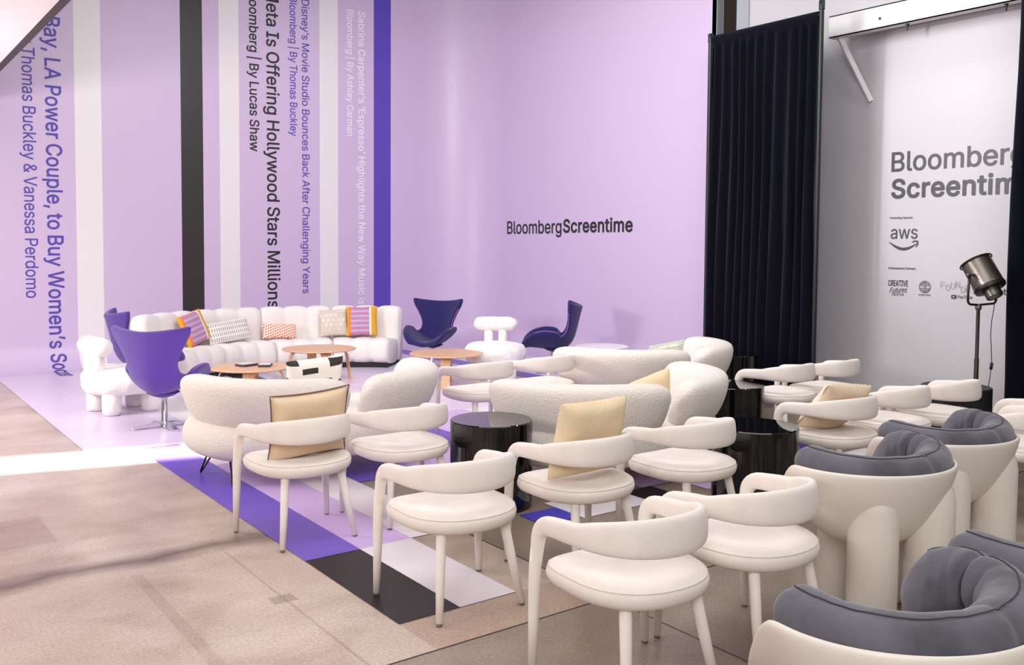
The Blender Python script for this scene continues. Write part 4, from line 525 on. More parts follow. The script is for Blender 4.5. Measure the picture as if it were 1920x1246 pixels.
def flat_x(bm, pts, x, w):
    """a ribbon of width w on the plane x"""
    P = [Vector(p) for p in pts]; L = []
    for i, p in enumerate(P):
        t = (P[min(i+1, len(P)-1)]-P[max(i-1, 0)]).normalized(); n = Vector((-t.y, t.x))
        ww = w[i] if isinstance(w, list) else w
        L.append([(x, p.x+n.x*ww/2, p.y+n.y*ww/2), (x, p.x-n.x*ww/2, p.y-n.y*ww/2)])
    rings(bm, L, False, False, False)
bm = bmesh.new()      # the smile under the letters
n = 18; pts = [(5.528-.315*k/n, 1.806-.075*math.sin(PI*min(1, (k/n)*.93))) for k in range(n+1)]
flat_x(bm, pts, GX-.004, [.006+.026*math.sin(PI*k/n)**.8 for k in range(n+1)])
flat_x(bm, [(5.262, 1.806), (5.225, 1.818), (5.199, 1.812), (5.203, 1.78), (5.221, 1.750)], GX-.004, [.014, .018, .02, .018, .008])
obj('smile_emblem', bm, M['greyprint'], wall_r, smooth=False)
def ring_pts(cy, cz, r, a0=0, a1=360, n=28):
    return [(cy+r*math.cos(R(a0+(a1-a0)*k/n)), cz+r*math.sin(R(a0+(a1-a0)*k/n))) for k in range(n+1)]
bm = bmesh.new()      # round emblem with a maze of strokes
cy, cz = 5.105, 1.329
flat_x(bm, ring_pts(cy, cz, .062), GX-.004, .007)
for sy in (-1, 1):
    flat_x(bm, [(cy+sy*.007, cz+.058), (cy+sy*.007, cz-.058)], GX-.004, .006)
    for sz in (-1, 1):
        flat_x(bm, ring_pts(cy, cz, .048, *( (15, 75) if sy > 0 and sz > 0 else (105, 165) if sz > 0 else (195, 255) if sy < 0 else (285, 345))), GX-.004, .006)
        flat_x(bm, [(cy+sy*.046, cz+sz*.012), (cy+sy*.02, cz+sz*.012), (cy+sy*.02, cz+sz*.03)], GX-.004, .006)
        flat_x(bm, [(cy+sy*.034, cz+sz*.024), (cy+sy*.034, cz+sz*.036), (cy+sy*.014, cz+sz*.044)], GX-.004, .005)
obj('round_emblem', bm, M['greyprint'], wall_r, smooth=False)
bm = bmesh.new()      # play badge
pts = [(4.79+a*.029*1.0, 1.240+b*.021) for a, b in roundsec(1, 1, 24, 4)]
bm.faces.new([bm.verts.new((GX-.004, y, z)) for y, z in pts])
obj('play_badge', bm, M['greyprint'], wall_r, smooth=False)
bm = bmesh.new(); bm.faces.new([bm.verts.new((GX-.006, y, z)) for y, z in ((4.799, 1.250), (4.799, 1.230), (4.780, 1.240))])
obj('play_triangle', bm, M['greywall'], wall_r, smooth=False)
# outlined display letters stepping down: each is a thin outline
def outline_letter(ch, y, z, cap, x, w, wid):
    me = text_mesh(ch); a0, a1 = span(me)
    b = bmesh.new(); b.from_mesh(me)
    bmesh.ops.remove_doubles(b, verts=b.verts, dist=1e-5)
    edges = [(e.verts[0].co.copy(), e.verts[1].co.copy()) for e in b.edges if len(e.link_faces) == 1]
    b.free(); out = bmesh.new(); s = cap/.517; su = wid/(a1-a0)
    for p, q in edges:
        flat_x(out, [(y-(p.x-a0)*su, z+p.y*s), (y-(q.x-a0)*su, z+q.y*s)], x, w)
    return out
for ch, y, z in (('F', 4.935, 1.325), ('O', 4.880, 1.300), ('U', 4.825, 1.320), ('N', 4.775, 1.335), ('D', 4.718, 1.285), ('R', 4.665, 1.300), ('Y', 4.612, 1.280)):
    obj('outline_letter', outline_letter(ch, y, z, .066, GX-.004, .0035, .045), M['paleprint'], wall_r, smooth=False)

# ------------------------------------------------------------------ steel beam with brace on the right wall
bt = thing('wall_beam', 'white painted steel beam with diagonal brace above the grey wall', 'beam', (9.0, 6.15, 4.08))
def at_(o, name, bm, m, **k):
    return obj(name, bm, m, o, **k)
bm = bmesh.new(); box(bm, 0, .012, -3.6, 0, 0, .24); box(bm, 0, .30, -3.6, 0, .228, .24); box(bm, 0, .12, -3.6, 0, 0, .012)
at_(bt, 'channel', bm, M['beam'], smooth=False)
bm = bmesh.new()
a, b = Vector((.06, -.06, .02)), Vector((.296, -.33, -.72)); d = b-a; L = d.length
box(bm, -.035, .035, -.004, .004, 0, L); box(bm, -.035, -.027, -.004, .05, 0, L)
q = d.to_track_quat('Z', 'Y'); bmesh.ops.rotate(bm, cent=(0, 0, 0), matrix=q.to_matrix(), verts=bm.verts); bmesh.ops.translate(bm, vec=a, verts=bm.verts)
at_(bt, 'brace', bm, M['beam'], smooth=False)
for y in (-.9, -1.9, -2.7):
    bm = bmesh.new(); lathe(bm, [(.018, 0), (.018, -.03), (.008, -.032), (.008, -.07)], 10)
    bmesh.ops.translate(bm, vec=(.06, y, 0), verts=bm.verts); at_(bt, 'bolt', bm, M['darkiron'], angle=40)
bm = bmesh.new(); tube(bm, [(-.003, -.62, .1), (.006, -.62, .1)], .016, 12)
at_(bt, 'hole_plug', bm, M['darkiron'], smooth=False)

# ------------------------------------------------------------------ velvet drapes
def drape(y0, y1, z1, n_folds, label, posts=True, seed=1):
    """plane X = 8.5, running from y0 down to y1"""
    rnd = random.Random(seed)
    t = thing('velvet_curtain', label, 'curtain', (8.5, y0, 0))
    W = y0-y1; n = n_folds*14; zs = [.03, .4, 1, 1.6, 2.2, 2.8, 3.3, 3.7, 4.0, z1-.14]
    ph = [rnd.uniform(-.5, .5) for _ in range(n_folds+2)]; am = [rnd.uniform(.6, 1.25) for _ in range(n_folds+2)]
    bm = bmesh.new(); loops = []
    for i in range(n+1):
        u = i/n; k = min(n_folds-1e-6, max(0, (u+.035*math.sin(9.2*u+seed)*u*(1-u)*3)*n_folds)); j = int(k); f = k-j
        lp = []
        for z in zs:
            h = 1-z/z1
            amp = (.014+.05*h**.5)*(am[j]*(1-f)+am[j+1]*f)
            w = math.sin(2*PI*k+ph[j]*(1-f)+ph[j+1]*f+.5*math.sin(z*1.1+j))
            lp.append((-amp*math.copysign(abs(w)**.8, w)+.012*math.sin(7*u+z*2), -W*u+.03*h*math.sin(4*PI*k*.5+z), z))
        lp.append((-.03*am[j]*.2, -W*u, z1-.12)); lp.append((-.035+.008*math.sin(9*u), -W*u, z1-.06)); lp.append((-.02, -W*u, z1-.005)); lp.append((.02, -W*u, z1-.01)); lp.append((.03, -W*u, z1-.1))
        loops.append(lp)
    rings(bm, loops, False, False, False)
    cl = obj('cloth', bm, M['curtain'], t)
    s = cl.modifiers.new('thickness', 'SOLIDIFY'); s.thickness = .006
    bm = bmesh.new(); tube(bm, [(0, .04, z1-.045), (0, -W-.04, z1-.045)], .02, 10); obj('crossbar', bm, M['pipe'], t)
    for y, hz in ((.03, z1+.03), (-W-.03, z1+.11)) if posts else ():
        bm = bmesh.new(); lathe(bm, [(.026, 0), (.026, hz-.1), (.032, hz-.1), (.032, hz-.01), (.024, hz)], 14)
        bmesh.ops.translate(bm, vec=(.0, y, 0), verts=bm.verts); obj('upright', bm, M['pipe'], t, angle=40)
    return t
drape(7.40, 5.93, 4.26, 11, 'tall midnight blue velvet curtain hanging between violet wall and grey wall', True, 3)
drape(3.87, 2.2, 4.5, 9, 'black velvet curtain cut by the right edge beside the studio lamp', False, 5)

# ------------------------------------------------------------------ hug chair: round seat with a wrap-round band
def seat_outline(n=40, s=1.0):
    out = []
    for k in range(n):
        a = 2*PI*k/n; c, d = math.cos(a), math.sin(a)
        e = 2.25 if d < 0 else 4.6
        r = 1/((abs(c)/.293)**e+(abs(d)/(.284 if d < 0 else .268))**e)**(1/e)
        out.append((r*c*s, r*d*s))
    return out
def make_chair():
    t = thing('band_chair', '', 'chair')
    bm = bmesh.new()
    prof = [(.55, .392), (.86, .394), (.955, .408), (.992, .428), (1.0, .445), (.992, .458), (.97, .468), (.93, .475), (.78, .480), (.55, .479), (.25, .476)]
    rings(bm, [[(x, y, z+.006*(abs(x)/.28)**2*(1 if z > .47 else 0)) for x, y in seat_outline(40, s)] for s, z in prof])
    seat = obj('seat', bm, M['chair'], t)
    bm = bmesh.new(); P = [(x, y, .4685) for x, y in seat_outline(40, .975)]
    tube(bm, P+[P[0], P[1]], .0022, 6, False); obj('seam', bm, M['seam'], seat)
    # band: from the left front post up, round the back and down to the right front post
    L = []   # centre, outward normal, half height, half thickness
    half = []
    for z, hh, ht, y, x in ((.40, .0242, .0242, .2545, -.2885), (.48, .026, .0248, .252, -.284), (.555, .033, .025, .244, -.281)):
        half.append((Vector((x, y, z)), Vector((-1, 0, 0)), hh, ht))
    for a in (25, 50, 75):
        half.append((Vector((-.281, .244-.082*(1-math.cos(R(a))), .552+.082*math.sin(R(a)))), Vector((-1, 0, 0)),   .036+.005*a/75, .0245))
    for y, top, hh in ((.12, .676, .041), (.05, .686, .045)):
        half.append((Vector((-.279, y, top-hh)), Vector((-1, 0, 0)), hh, .024))
    arc = []
    for k in range(0, 15):
        f = PI*k/14; u = math.sin(f); top = .685+.055*u**.7; hh = .044+.033*u**.8
        c = Vector((-.277*math.cos(f), -.005-.255*u, top-hh)); nrm = Vector((-math.cos(f), -u*1.05, .10*u)).normalized()
        arc.append((c, nrm, hh, .0235))
    mirror = [(Vector((-c.x, c.y, c.z)), Vector((-nn.x, nn.y, nn.z)), h, w) for c, nn, h, w in reversed(half)]
    full = half+arc+mirror
    loops = []
    for i, (c, nn, hh, ht) in enumerate(full):
        tg = (full[min(i+1, len(full)-1)][0]-full[max(i-1, 0)][0]).normalized()
        bn = tg.cross(nn).normalized()
        loops.append([c+nn*a+bn*b for a, b in roundsec(ht, hh, 16, 2.05+.85*min(1, min(i, len(full)-1-i)/6))])
    bm = bmesh.new(); rings(bm, loops); obj('backrest', bm, M['chair'], t, sub=1)
    for sx in (-1, 1):
        bm = bmesh.new(); tube(bm, [(sx*.2845, .2525, .525), (sx*.286, .2535, .46), (sx*.2885, .2545, .38), (sx*.292, .254, .25), (sx*.299, .252, .012)], [.022, .0256, .0252, .022, .0165], 16)
        g = obj('leg', bm, M['chair'], t)
        bm = bmesh.new(); lathe(bm, [(.0135, 0), (.0135, .013)], 10, sx*.2995, .252); obj('glide', bm, M['glide'], g)
        bm = bmesh.new(); tube(bm, [(sx*.172, -.165, .41), (sx*.198, -.203, .22), (sx*.228, -.247, .012)], [.025, .022, .0165], 14)
        g = obj('leg', bm, M['chair'], t)
        bm = bmesh.new(); lathe(bm, [(.0135, 0), (.0135, .013)], 10, sx*.2285, -.2475); obj('glide', bm, M['glide'], g)
    return t
chair = make_chair()
CH = [
    (2.208, 5.047, 1.8, 'cream band-back chair holding the tan leather pillow, at the purple floor strip'),
    (2.898, 5.041, 0, 'cream band-back chair between the tan pillow chair and the nearest black drum table'),
    (3.229, 3.695, 0.2, 'cream band-back chair holding the butter yellow pillow'),
    (2.405, 3.668, -2.4, 'empty cream band-back chair standing over the black and white floor tiles'),
    (2.490, 2.530, -3.5, 'largest nearest cream band-back chair, at the bottom of the picture'),
    (3.186, 2.517, 0, 'cream band-back chair between the largest front chair and a fat-legged tub chair'),
    (4.029, 3.657, 0, 'cream band-back chair between the yellow pillow chair and a black drum table'),
    (4.551, 6.541, 0.2, 'white band-back chair standing just right of the curved sofa with the black-barred pillow'),
    (5.284, 6.578, 0, 'white band-back chair touching the left end of the farthest curved sofa'),
    (6.659, 4.947, -0.2, 'white band-back chair beside a black drum table, in front of the dark curtain'),
    (7.272, 4.900, 0, 'white band-back chair against the grey wall shadow, right of the curtain'),
    (5.518, 3.661, -1.1, 'beige-shaded band-back chair holding the striped tan pillow'),
    (6.248, 3.684, 0, 'cream band-back chair just right of the one with the striped tan pillow'),
    (6.880, 3.626, 0, 'cream band-back chair in front of the studio lamp and matte black table'),
    (6.164, 2.717, 0, 'cream band-back chair cut by the right edge, behind the farther tub chair'),
    (6.973, 2.860, 0, 'cream band-back chair at the right edge, under the black curtain'),
]
for k, (x, y, a, lab) in enumerate(CH):
    if k == 0:
        chair.location = (x, y, 0); chair.rotation_euler = (0, 0, R(a)); chair['label'] = lab; chair['group'] = 'band-back chairs in rows'
    else:
        dup(chair, (x, y, 0), R(a), lab, 'band-back chairs in rows')

# ------------------------------------------------------------------ black drum tables
def make_drum(m, r=.275, h=.575):
    t = thing('drum_table', '', 'table')
    bm = bmesh.new(); lathe(bm, [(r-.01, 0), (r, .008), (r, h-.028)], 64, cap1=False); obj('body', bm, m, t, angle=40)
    bm = bmesh.new(); lathe(bm, [(r, h-.028), (r, h-.006), (r-.006, h), (r*.5, h)], 64); obj('top', bm, m, t, angle=40)
    return t
dr = make_drum(M['gloss'])
for k, (x, y, lab) in enumerate([
        (3.50, 4.90, 'glossy black drum table with violet reflection, nearest to the checked floor tiles'),
        (4.79, 3.75, 'glossy black drum table behind the tub chair and beside the striped pillow chair'),
        (6.08, 5.02, 'glossy black drum table between the middle curved sofa and the chairs by the curtain'),
        (7.88, 6.50, 'glossy black drum table at the foot of the curtain, right of the farthest curved sofa')]):
    if k == 0: dr.location = (x, y, 0); dr['label'] = lab; dr['group'] = 'black drum tables'
    else: dup(dr, (x, y, 0), 0, lab, 'black drum tables')
d5 = make_drum(M['matteblack']); d5.location = (7.60, 3.87, 0)
d5['label'] = 'matte black drum table at the studio lamp, by the grey wall'; d5['group'] = 'black drum tables'

# ------------------------------------------------------------------ fat-legged tub chairs with suede bolsters
def make_tub():
    t = thing('tub_chair', '', 'chair')
    def ell(s, z, n=56):
        out = []
        for k in range(n):
            x, y = .425*s*math.cos(2*PI*k/n), .36*s*math.sin(2*PI*k/n)
            dip = max(0., min(1., (y-.015)/.25)); dip = dip*dip*(3-2*dip)
            zz = z-max(0, z-.42)*.80*dip          # the front of the bowl is cut low
            out.append((x, y, zz))
        return out
    prof = [(.15, .34), (.38, .355), (.55, .395), (.69, .455), (.80, .52), (.89, .59), (.955, .65), (.99, .70), (1.0, .722), (.995, .736), (.975, .742), (.95, .735),
            (.935, .69), (.87, .60), (.76, .51), (.55, .44), (.3, .42)]
    bm = bmesh.new(); rings(bm, [ell(s, z) for s, z in prof]); obj('bowl', bm, M['shell'], t, sub=1)
    for cx, cy in ((-.14, -.19), (.20, -.19), (.03, .20), (.25, .10)):
        bm = bmesh.new()
        prof = [(.095, 0), (.106, .005), (.108, .02), (.110, .45), (.110, .56), (.102, .62), (.08, .66), (.03, .68)] if cy < 0 else [(.095, 0), (.106, .005), (.108, .02), (.106, .36), (.09, .40), (.03, .42)]
        lathe(bm, prof, 36, cx, cy)
        obj('leg', bm, M['shell'], t)
    return t
def make_bolster():
    t = thing('bolster_cushion', '', 'cushion')
    bm = bmesh.new(); n = 96; m = 24; loops = []
    for i in range(n+1):
        s = i/n
        ang = R(160)+s*R(248)                    # from the left front round the back to the right front
        flare = max(0, (s-.66)/.34); fl = flare*flare*(3-2*flare)
        endl = math.exp(-(s/.16)**2)
        rx, ry = .335-.05*fl-.012*endl, .243-.02*fl
        c = Vector((rx*math.cos(ang), ry*math.sin(ang), .722+.012*math.sin(PI*min(1, flare*1.05))-.05*max(0, (s-.85)/.15)+.022*endl+.008*math.sin(s*11)))
        tg = Vector((-rx*math.sin(ang), ry*math.cos(ang), 0)).normalized(); nn = Vector((tg.y, -tg.x, 0))
        rad = (.084+.024*fl-.010*endl)*min(1, (s/.06+.03))**.5*min(1, ((1-s)/.07+.03))**.5
        lp = []
        for k in range(m):
            b = 2*PI*k/m
            inner = max(0, -math.cos(b))
            crease = -.030*math.exp(-((s-.80)/.012)**2)*(.3+inner)-.012*math.exp(-((s-.86)/.008)**2)*inner-.014*math.exp(-((s-.72)/.009)**2)*inner-.008*math.exp(-((s-.5)/.008)**2)
            q = rad*(1+.10*noise.noise(Vector((s*8, math.cos(b)*1.2, math.sin(b)*1.2)))+.035*noise.noise(Vector((s*30, math.cos(b)*3, math.sin(b)*3)))) + crease
            seam = -.006 if k == 5 else 0
            lp.append(c+nn*math.cos(b)*(q+seam)+Vector((0, 0, 1))*math.sin(b)*(q+seam)*(1.02+.12*fl))
        loops.append(lp)
    ridge = [lp[5]+Vector((0, 0, .004)) for lp in loops[6:-6]]
    rings(bm, loops); body = obj('roll', bm, M['suede'], t, sub=1)
    bm = bmesh.new(); tube(bm, ridge, .0019, 6); obj('piping', bm, M['suedeseam'], body)
    bm = bmesh.new(); n = 28; rr = []   # seat pad inside the ring
    for s, z in ((.2, .445), (.55, .46), (.66, .52), (.68, .56), (.62, .60), (.4, .62), (.12, .625)):
        rr.append([(.36*s*math.cos(2*PI*k/n), .31*s*math.sin(2*PI*k/n)+.01, z) for k in range(n)])
    rings(bm, rr); obj('seat_pad', bm, M['suede'], t, sub=1)
    return t
tub = make_tub(); bol = make_bolster()
TUBS = [(3.90, 2.40, -14, 'cream tub chair on four fat legs, its legs fully in view', 'grey suede ring cushion in the tub chair whose legs are fully in view'),
        (4.80, 2.53, -14, 'cream fat-legged tub chair behind and right of the fully visible one', 'grey suede ring cushion in the farther tub chair at the right edge'),
        (2.375, 1.36, -14, 'cream tub chair in the bottom right corner, mostly hidden by its large grey cushion', 'largest grey suede ring cushion, in the bottom right corner'),
        (3.235, 1.33, -14, 'cream tub chair beyond the bottom right corner, only its cushion edge in view', 'grey suede cushion peeking out behind the largest one at the lower right edge')]
for k, (x, y, a, l1, l2) in enumerate(TUBS):
    for proto, lab, grp in ((tub, l1, 'fat-legged tub chairs'), (bol, l2, 'grey suede ring cushions')):
        if k == 0: proto.location = (x, y, 0); proto.rotation_euler = (0, 0, R(a)); proto['label'] = lab; proto['group'] = grp
        else: dup(proto, (x, y, 0), R(a), lab, grp)

# ------------------------------------------------------------------ curved boucle sofas on hairpin legs
def make_loveseat():
    t = thing('curved_sofa', '', 'sofa')
    def outline(s, n=60):
        out = []
        for k in range(n):
            a = 2*PI*k/n; c, d = math.cos(a), math.sin(a); e = 2.4
            b = .84 if d < 0 else .40
            r = 1/((abs(c)/.995)**e+(abs(d)/b)**e)**(1/e)
            out.append((r*c*s, r*d*s))
        return out
    prof = [(.6, .15), (.85, .153), (.935, .178), (.985, .23), (1.0, .30), (.992, .365), (.96, .42), (.90, .455), (.6, .465), (.25, .465)]
    bm = bmesh.new(); rings(bm, [[(x, y, z) for x, y in outline(s)] for s, z in prof]); obj('seat', bm, M['boucle'], t, sub=1)
    for sx in (-1, 1):
        bm = bmesh.new(); loops = []; n = 26
        for i in range(n+1):
            s = i/n; f = R(97)*(1-s)+R(3.2)*s      # angle from the back centre
            e = 2.3; sn, cs = abs(math.sin(f)), abs(math.cos(f))
            rr = 1/((sn/.865)**e+(cs/.80)**e)**(1/e)
            c = Vector((sx*rr*math.sin(f), -rr*math.cos(f), .585))
            nn = Vector((sx*math.sin(f)/.865, -math.cos(f)/.80, 0)).normalized()
            end = (1-(2*s-1)**8)
            w = .02+.115*max(0, end)**.5; h = .06+.135*max(0, end)**.42
            lp = []
            for a, b in roundsec(1, 1, 18, 2.7):
                lean = .05*(b+.2)
                lp.append(c+nn*(a*w*(1+.08*b)+lean)+Vector((0, 0, b*h)))
            loops.append(lp)
        rings(bm, loops); obj('backrest', bm, M['boucle'], t, sub=1)
    for lx, ly in ((-.86, .02), (-.80, -.50), (.86, .02), (.80, -.50)):
        bm = bmesh.new(); sx = math.copysign(1, lx)
        a = Vector((lx-sx*.10, ly+.07 if ly < 0 else ly-.05, .19)); b2 = Vector((lx-sx*.02, ly+.11 if ly < 0 else ly-.12, .19)); ft = Vector((lx, ly, .008))
        tube(bm, [a, a.lerp(ft, .9), ft+Vector((0, .008, 0)), b2.lerp(ft, .9)+Vector((0, .012, 0)), b2], .0075, 8); obj('hairpin_leg', bm, M['pipe'], t)
    return t
ls = make_loveseat()
for k, (x, y, a, lab) in enumerate([
        (3.045, 6.80, 0, 'curved ivory boucle sofa with hairpin legs, left one behind the tan pillow'),
        (4.80, 5.32, 0, 'curved ivory boucle sofa behind the yellow pillow and nearest black drum'),
        (6.55, 6.72, 0, 'farthest curved ivory boucle sofa, next to the hanging curtain')]):
    if k == 0: ls.location = (x, y, 0); ls['label'] = lab; ls['group'] = 'curved boucle sofas'
    else: dup(ls, (x, y, 0), R(a), lab, 'curved boucle sofas')

# ------------------------------------------------------------------ pillows
def pillow(name, w, h, th, m, loc, rot, label, group=None, seam=None, n=18, back=None):
    bm = bmesh.new()
    def pt(i, j, side):
        u = -1+2*i/n; v = -1+2*j/n
        x = w/2*u*(1-.07*(1-v*v)*abs(u)**3); y = h/2*v*(1-.07*(1-u*u)*abs(v)**3)
        z = th/2*((1-u**4)*(1-v**4))**.55*(1+.18*noise.noise(Vector((u*1.6+w*9, v*1.6, side))))
        return (x, y, z*side)
    top = {}; bot = {}
    for i in range(n+1):
        for j in range(n+1):
            top[i, j] = bm.verts.new(pt(i, j, 1))
            bot[i, j] = top[i, j] if i in (0, n) or j in (0, n) else bm.verts.new(pt(i, j, -1))
    for i in range(n):
        for j in range(n):
            bm.faces.new((top[i, j], top[i+1, j], top[i+1, j+1], top[i, j+1]))
            bm.faces.new((bot[i, j+1], bot[i+1, j+1], bot[i+1, j], bot[i, j]))
    if back is not None:
        for f in bm.faces: f.material_index = 1 if f.calc_center_median().z < 0 else 0
    o = obj(name, bm, m, sub=1)
    if back is not None: o.data.materials.append(back)
    if seam:
        sb = bmesh.new()
        P = [pt(i, 0, 1) for i in range(n+1)]+[pt(n, j, 1) for j in range(1, n+1)]+[pt(i, n, 1) for i in range(n-1, -1, -1)]+[pt(0, j, 1) for j in range(n-1, 0, -1)]
        tube(sb, P+[P[0]], .005, 6, False); obj('piping', sb, seam, o)
    o.location = loc; o.rotation_euler = rot
    return tag(o, label, 'pillow', group)
def stand(lean, yaw, roll=0.):
    """pillow upright, width along X at yaw 0, face towards +Y, leaning back by lean, tilted sideways by roll"""
    return (Matrix.Rotation(R(yaw), 3, 'Z') @ Matrix.Rotation(R(90+lean), 3, 'X') @ Matrix.Rotation(R(roll), 3, 'Z')).to_euler()
pillow('throw_pillow', .50, .42, .13, M['leather'], (2.225, 4.965, .672), stand(13, 2, 3), 'tan leather pillow leaning in a chair at the purple floor strip', None, M['leatherseam'])
pillow('throw_pillow', .50, .45, .15, M['yellow'], (3.23, 3.63, .705), stand(14, 2, 0), 'butter yellow cotton pillow leaning in a band-back chair')
pillow('throw_pillow', .47, .42, .15, M['tan'], (5.50, 3.64, .645), stand(38, -8, -6), 'tan pillow with a striped cream face slumped in a band-back chair', back=M['tanstripe'])
pillow('throw_pillow', .50, .42, .15, M['bwpat'], (3.03, 6.66, .65), stand(16, 0, 4), 'white pillow with black offset bars on the left curved sofa')
pillow('throw_pillow', .45, .42, .14, M['yellow'], (5.10, 5.02, .545), stand(14, 0, 14), 'cream pillow peeping over the middle curved sofa back')
pillow('throw_pillow', .45, .42, .13, M['sage'], (6.92, 6.60, .565), stand(25, -10, 8), 'pale sage lined pillow on the farthest curved sofa')

# ------------------------------------------------------------------ channel-tufted arc sofa
AC = Vector((4.85, 9.9)); RI, RO = 1.93, 2.72
cs = thing('channel_sofa', 'long white channel-tufted sectional sofa curving along the striped wall', 'sofa', (AC.x, AC.y, 0))
def pol(r, a, z): return (r*math.cos(a), r*math.sin(a), z)
def channel_block(a0, a1, prof, nch, puff=.032, seg=8, endround=.02):
    """prof: closed (r, z) polygon; puffs outward over each channel"""
    bm = bmesh.new(); loops = []
    cr = sum(p[0] for p in prof)/len(prof); cz = sum(p[1] for p in prof)/len(prof)
    N = nch*seg
    for i in range(N+1):
        f = (i % seg)/seg if i < N else 1.0
        g = math.sin(PI*f)**.5 if 0 < f < 1 else 0
        a = a0+(a1-a0)*i/N; d = puff*(g-1)
        if i in (0, N): d -= endround
        lp = []
        for r, z in prof:
            v = Vector((r-cr, z-cz)); l = v.length or 1
            if z < .08: lp.append(pol(r, a, z)); continue
            v = v*(1+d/l); lp.append(pol(cr+v.x, a, cz+v.y))
        loops.append(lp)
    rings(bm, loops); return bm
def smooth_poly(pts, it=2):
    for _ in range(it):
        q = []
        for a, b in zip(pts, pts[1:]+pts[:1]):
            q += [(a[0]*.75+b[0]*.25, a[1]*.75+b[1]*.25), (a[0]*.25+b[0]*.75, a[1]*.25+b[1]*.75)]
        pts = q
    return pts
seat_prof = smooth_poly([(RI, .05), (RI-.03, .24), (RI+.02, .395), (RI+.12, .415), (RI+.45, .40), (RI+.55, .36), (RI+.55, .05)], 2)
back_prof = smooth_poly([(RI+.50, .05), (RI+.52, .42), (RI+.54, .74), (RI+.58, .84), (RI+.70, .85), (RO, .80), (RO-.02, .4), (RO-.03, .05)], 2)
edges = [44, 67, 90, 113, 136]
for a, b in zip(edges, edges[1:]):
    obj('seat_section', channel_block(R(a+.15), R(b-.15), seat_prof, 3), M['chan'], cs)
    obj('back_section', channel_block(R(a+.15), R(b-.15), back_prof, 3), M['chan'], cs)
bm = bmesh.new(); rings(bm, [[pol(RI+.06, R(a), 0), pol(RO-.06, R(a), 0), pol(RO-.06, R(a), .07), pol(RI+.06, R(a), .07)] for a in range(45, 136, 3)]); obj('plinth', bm, M['sofabase'], cs, smooth=False)
# pillows on it: px-free positions on the arc, leaning on the back
def arc_pillow(w, h, m, ang, r, lean, roll, label, dz=0., name='throw_pillow', seam=None):
    a = R(ang); z = .405+h/2*math.cos(R(lean))+dz
    return pillow(name, w, h, .12, m, (AC.x+r*math.cos(a), AC.y+r*math.sin(a), z), stand(lean, ang-90+180, roll), label, 'pillows on the channel sofa', seam, 14)
arc_pillow(.46, .46, M['multi'], 117.5, 2.34, 16, -14, 'mustard and magenta woven pillow at the left end of the channel sofa')
arc_pillow(.72, .32, M['dash'], 104.5, 2.29, 20, -5, 'long grey-dashed lumbar pillow on the channel sofa')
arc_pillow(.52, .22, M['orange'], 85.5, 2.31, 18, 2, 'small orange checked lumbar pillow in the middle of the channel sofa')
arc_pillow(.42, .42, M['check'], 66.5, 2.33, 14, -3, 'beige checked square pillow on the channel sofa')
arc_pillow(.48, .46, M['multi'], 56.5, 2.33, 12, -2, 'mustard and magenta woven pillow beside the beige checked one')

# ------------------------------------------------------------------ plywood coffee tables
def make_table(r, h, m_top, label, loc, rz):
    t = thing('coffee_table', label, 'table', loc, R(rz), 'round plywood coffee tables')
    bm = bmesh.new(); lathe(bm, [(r*.5, h-.018), (r-.012, h-.018), (r, h-.010), (r, h-.006), (r-.008, h), (r*.5, h-.003)], 56); obj('tabletop', bm, m_top, t, angle=35)
    for k in range(4):
        a = PI/4+k*PI/2; d = Vector((math.cos(a), math.sin(a), 0)); w = Vector((-d.y, d.x, 0))
        pts = [(.06, h-.024), (r*.45, h-.024), (r*.62, h-.028), (r*.71, h-.045), (r*.765, h-.085), (r*.79, h-.14), (r*.83, .15), (r*.87, 0)]
        L = []
        for i, (x, z) in enumerate(pts):
            p0 = pts[max(i-1, 0)]; p1 = pts[min(i+1, len(pts)-1)]
            tg = Vector((p1[0]-p0[0], p1[1]-p0[1])).normalized(); n2 = Vector((-tg.y, tg.x))
            hw = .07-.018*(i/len(pts))
            q = []
            for s_, t_ in ((-hw, .006), (hw, .006), (hw, -.006), (-hw, -.006)):
                q.append(d*(x+n2.x*t_)+w*s_+Vector((0, 0, z+n2.y*t_)))
            L.append(q)
        bm = bmesh.new(); rings(bm, L); obj('leg', bm, M['ply'], t, angle=30)
    return t
make_table(.43, .40, M['ply'], 'round oak plywood coffee table with dark booklets on it', (3.63, 9.60, 0), 20)
make_table(.465, .42, M['ply'], 'round oak plywood coffee table in front of the orange pillow', (4.93, 10.68, 0), 35)
make_table(.46, .40, M['ply'], 'round oak plywood coffee table before the front-facing violet chair', (6.10, 9.51, 0), 10)
make_table(.36, .40, M['whitetop'], 'round coffee table with glaring white top by the lettered wall', (8.28, 9.05, 0), 0)
for (x, y, w, l, a, lab) in ((3.62, 9.70, .20, .15, 18, 'left of two slim dark booklets on the plywood table'), (3.775, 9.555, .13, .19, -30, 'right of two slim dark booklets on the plywood table')):
    bm = bmesh.new(); box(bm, -w/2, w/2, -l/2, l/2, 0, .022, .003, 1)
    o = tag(obj('booklet', bm, M['book'], smooth=False), lab, 'booklet', 'booklets on the plywood table')
    o.location = (x, y, .4005); o.rotation_euler = (0, 0, R(a))
    bm = bmesh.new(); box(bm, -w/2+.006, w/2-.006, -l/2+.006, l/2-.006, .0222, .0235); obj('cover_sheet', bm, M['bookpage'], o, smooth=False)

